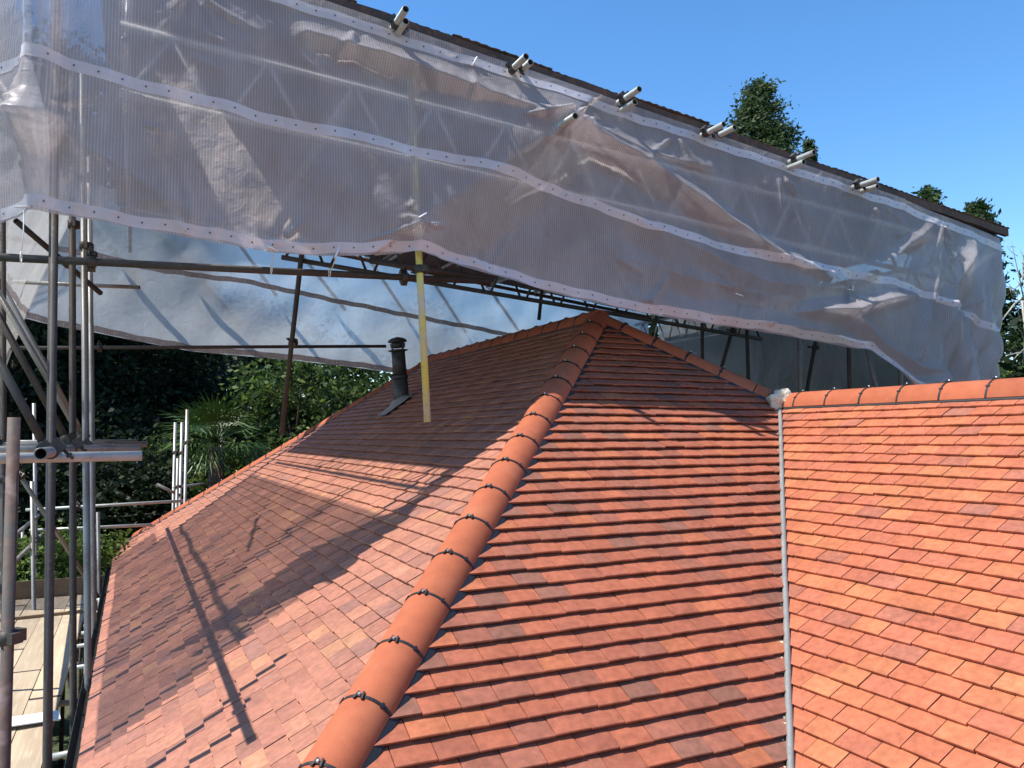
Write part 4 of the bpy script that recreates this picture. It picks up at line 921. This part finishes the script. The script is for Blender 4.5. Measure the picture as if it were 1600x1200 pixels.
# palm
pp = at_y(338, 690, 10.0); palm = empty('palm_tree', (pp[0], 10.0, GROUND)); tag(palm, 'fan palm with spiky green leaves behind the left hip', 'palm')
rg = np.random.default_rng(31); bb = MB(); bb.path([(pp[0], 10, GROUND), (pp[0]+.1, 10, GROUND+3), (pp[0], 10, pp[2]-.1)], [.2, .17, .15], 10); bb.build('trunk', MBARK, palm)
MPALM = mat('palm_leaf', (.05, .105, .02), .42, noise=[(3, (.085, .13, .03), .45, .7)])
for k in range(46):
    az = rg.random()*6.283; el = -.5+1.7*rg.random()**.8; st = Vector((pp[0], 10, pp[2])); d = Vector((math.cos(az)*math.cos(el), math.sin(az)*math.cos(el), math.sin(el))); hub = st+d*(.35+.25*rg.random())
    bb = MB(); bb.path([st, hub], [.012, .007], 4)
    sd = d.orthogonal().normalized(); sd = (d.cross(Vector((0, 0, 1))) if abs(d.z) < .95 else sd).normalized(); nn = sd.cross(d)
    for j in range(18):
        a = -1.5+3*j/17; dd = (d*math.cos(a)+sd*math.sin(a)).normalized(); ln = (.5+.15*math.cos(a))*(.85+.3*rg.random()); wd = sd*math.cos(a)-d*math.sin(a)
        tip = hub+dd*ln+Vector((0, 0, -.12*rg.random()-.05)); md = hub+dd*ln*.55+nn*.02
        bb.add([hub, md+wd*.016, tip, md-wd*.016], [(0, 1, 2, 3)])
    bb.build('frond', MPALM, palm)
# low shrubs beyond the deck, hedge mass
def shrub(name, label, c, rad, hz_, cols, n, size, seed, group=None):
    rg = np.random.default_rng(seed); root = empty(name, (c[0], c[1], GROUND)); tag(root, label, 'shrub', group)
    cl = rg.normal(size=(50, 3))*np.array([rad*.5, rad*.5, hz_*.4])+np.array(c); cen = cl[rg.integers(50, size=n)]+rg.normal(size=(n, 3))*rad*.15
    bb = MB(); 
    for k in range(6): bb.path([(c[0], c[1], GROUND), Vector((c[0], c[1], (GROUND+c[2])/2)), Vector(cl[k])], [.05, .03, .01], 5)
    bb.build('stem', MBARK, root); leaves('foliage', cen, size, cols, root, rg); return root
shrub('shrub', 'bright leafy shrub top showing over the far toe board', at_y(130, 868, 7.6), .75, .45, BR, 4940, 0.046, 41)
shrub('shrub', 'bright leafy shrub at the left of the far toe board', at_y(42, 880, 8.4), .5, .6, BR, 3800, 0.046, 42)
shrub('shrub', 'glossy shrub under the palm beyond the left hip', at_y(350, 760, 12.5), 1.0, .9, BR+MD, 8550, 0.058, 43)
shrub('shrub', 'small bright shrub behind the wing ridge at the right', at_y(1543, 590, 8), .45, .35, BR, 3420, 0.046, 44)
shrub('shrub', 'dark shrub mass beyond the low rails at far left', at_y(110, 760, 13), 2.2, 1.6, DK, 17100, 0.085, 45)
shrub('shrub', 'dark shrub mass between the deck end and the far posts', at_y(230, 770, 14), 2.0, 1.6, DK, 17100, 0.085, 46)
# neighbouring roof at the right edge and shed roof at far left
def slab_roof(name, label, c, sx, sy, hgt, rise, m, cat):
    root = empty(name, (c[0], c[1], GROUND)); tag(root, label, cat); x, y, z = c
    bb = MB(); bb.box((x, y, (GROUND+z-rise)/2), (sx*.94, sy*.94, z-rise-GROUND)); bb.build('wall', MBRICK, root)
    n = 9
    for sd in (-1, 1):
        for k in range(n):
            t0 = k/n; t1 = (k+1)/n+.03; bb = MB(); y0 = y+sd*sy/2*t0; y1 = y+sd*sy/2*t1; z0 = z-rise*t0+.015; z1 = z-rise*t1+.03
            bb.add([(x-sx/2, y0, z0), (x+sx/2, y0, z0), (x+sx/2, y1, z1), (x-sx/2, y1, z1), (x-sx/2, y0, z0-.03), (x+sx/2, y0, z0-.03), (x+sx/2, y1, z1-.03), (x-sx/2, y1, z1-.03)],
                   [(0, 1, 2, 3), (7, 6, 5, 4), (0, 4, 5, 1), (1, 5, 6, 2), (2, 6, 7, 3), (3, 7, 4, 0)]); bb.build('slate_course', m, root)
    return root
MSLATE = mat('old_slate', (.22, .21, .19), .85, noise=[(4, (.32, .31, .27), .45, .65), (18, (.1, .1, .09), .5, .7)], bump=(15, .6, .02))
c = at_y(1640, 566, 10); slab_roof('outbuilding', 'old lichened grey roof showing past the bare tree at the right edge', (c[0]+.6, 10.6, c[2]), 4.5, 2.4, 0, .9, MSLATE, 'outbuilding')
c = at_y(20, 820, 12); slab_roof('outbuilding', 'grey shed roof beyond the guard rails at the far left', (c[0]-1.2, 12.4, c[2]), 3.6, 3.0, 0, 1.0, MSLATE, 'outbuilding')
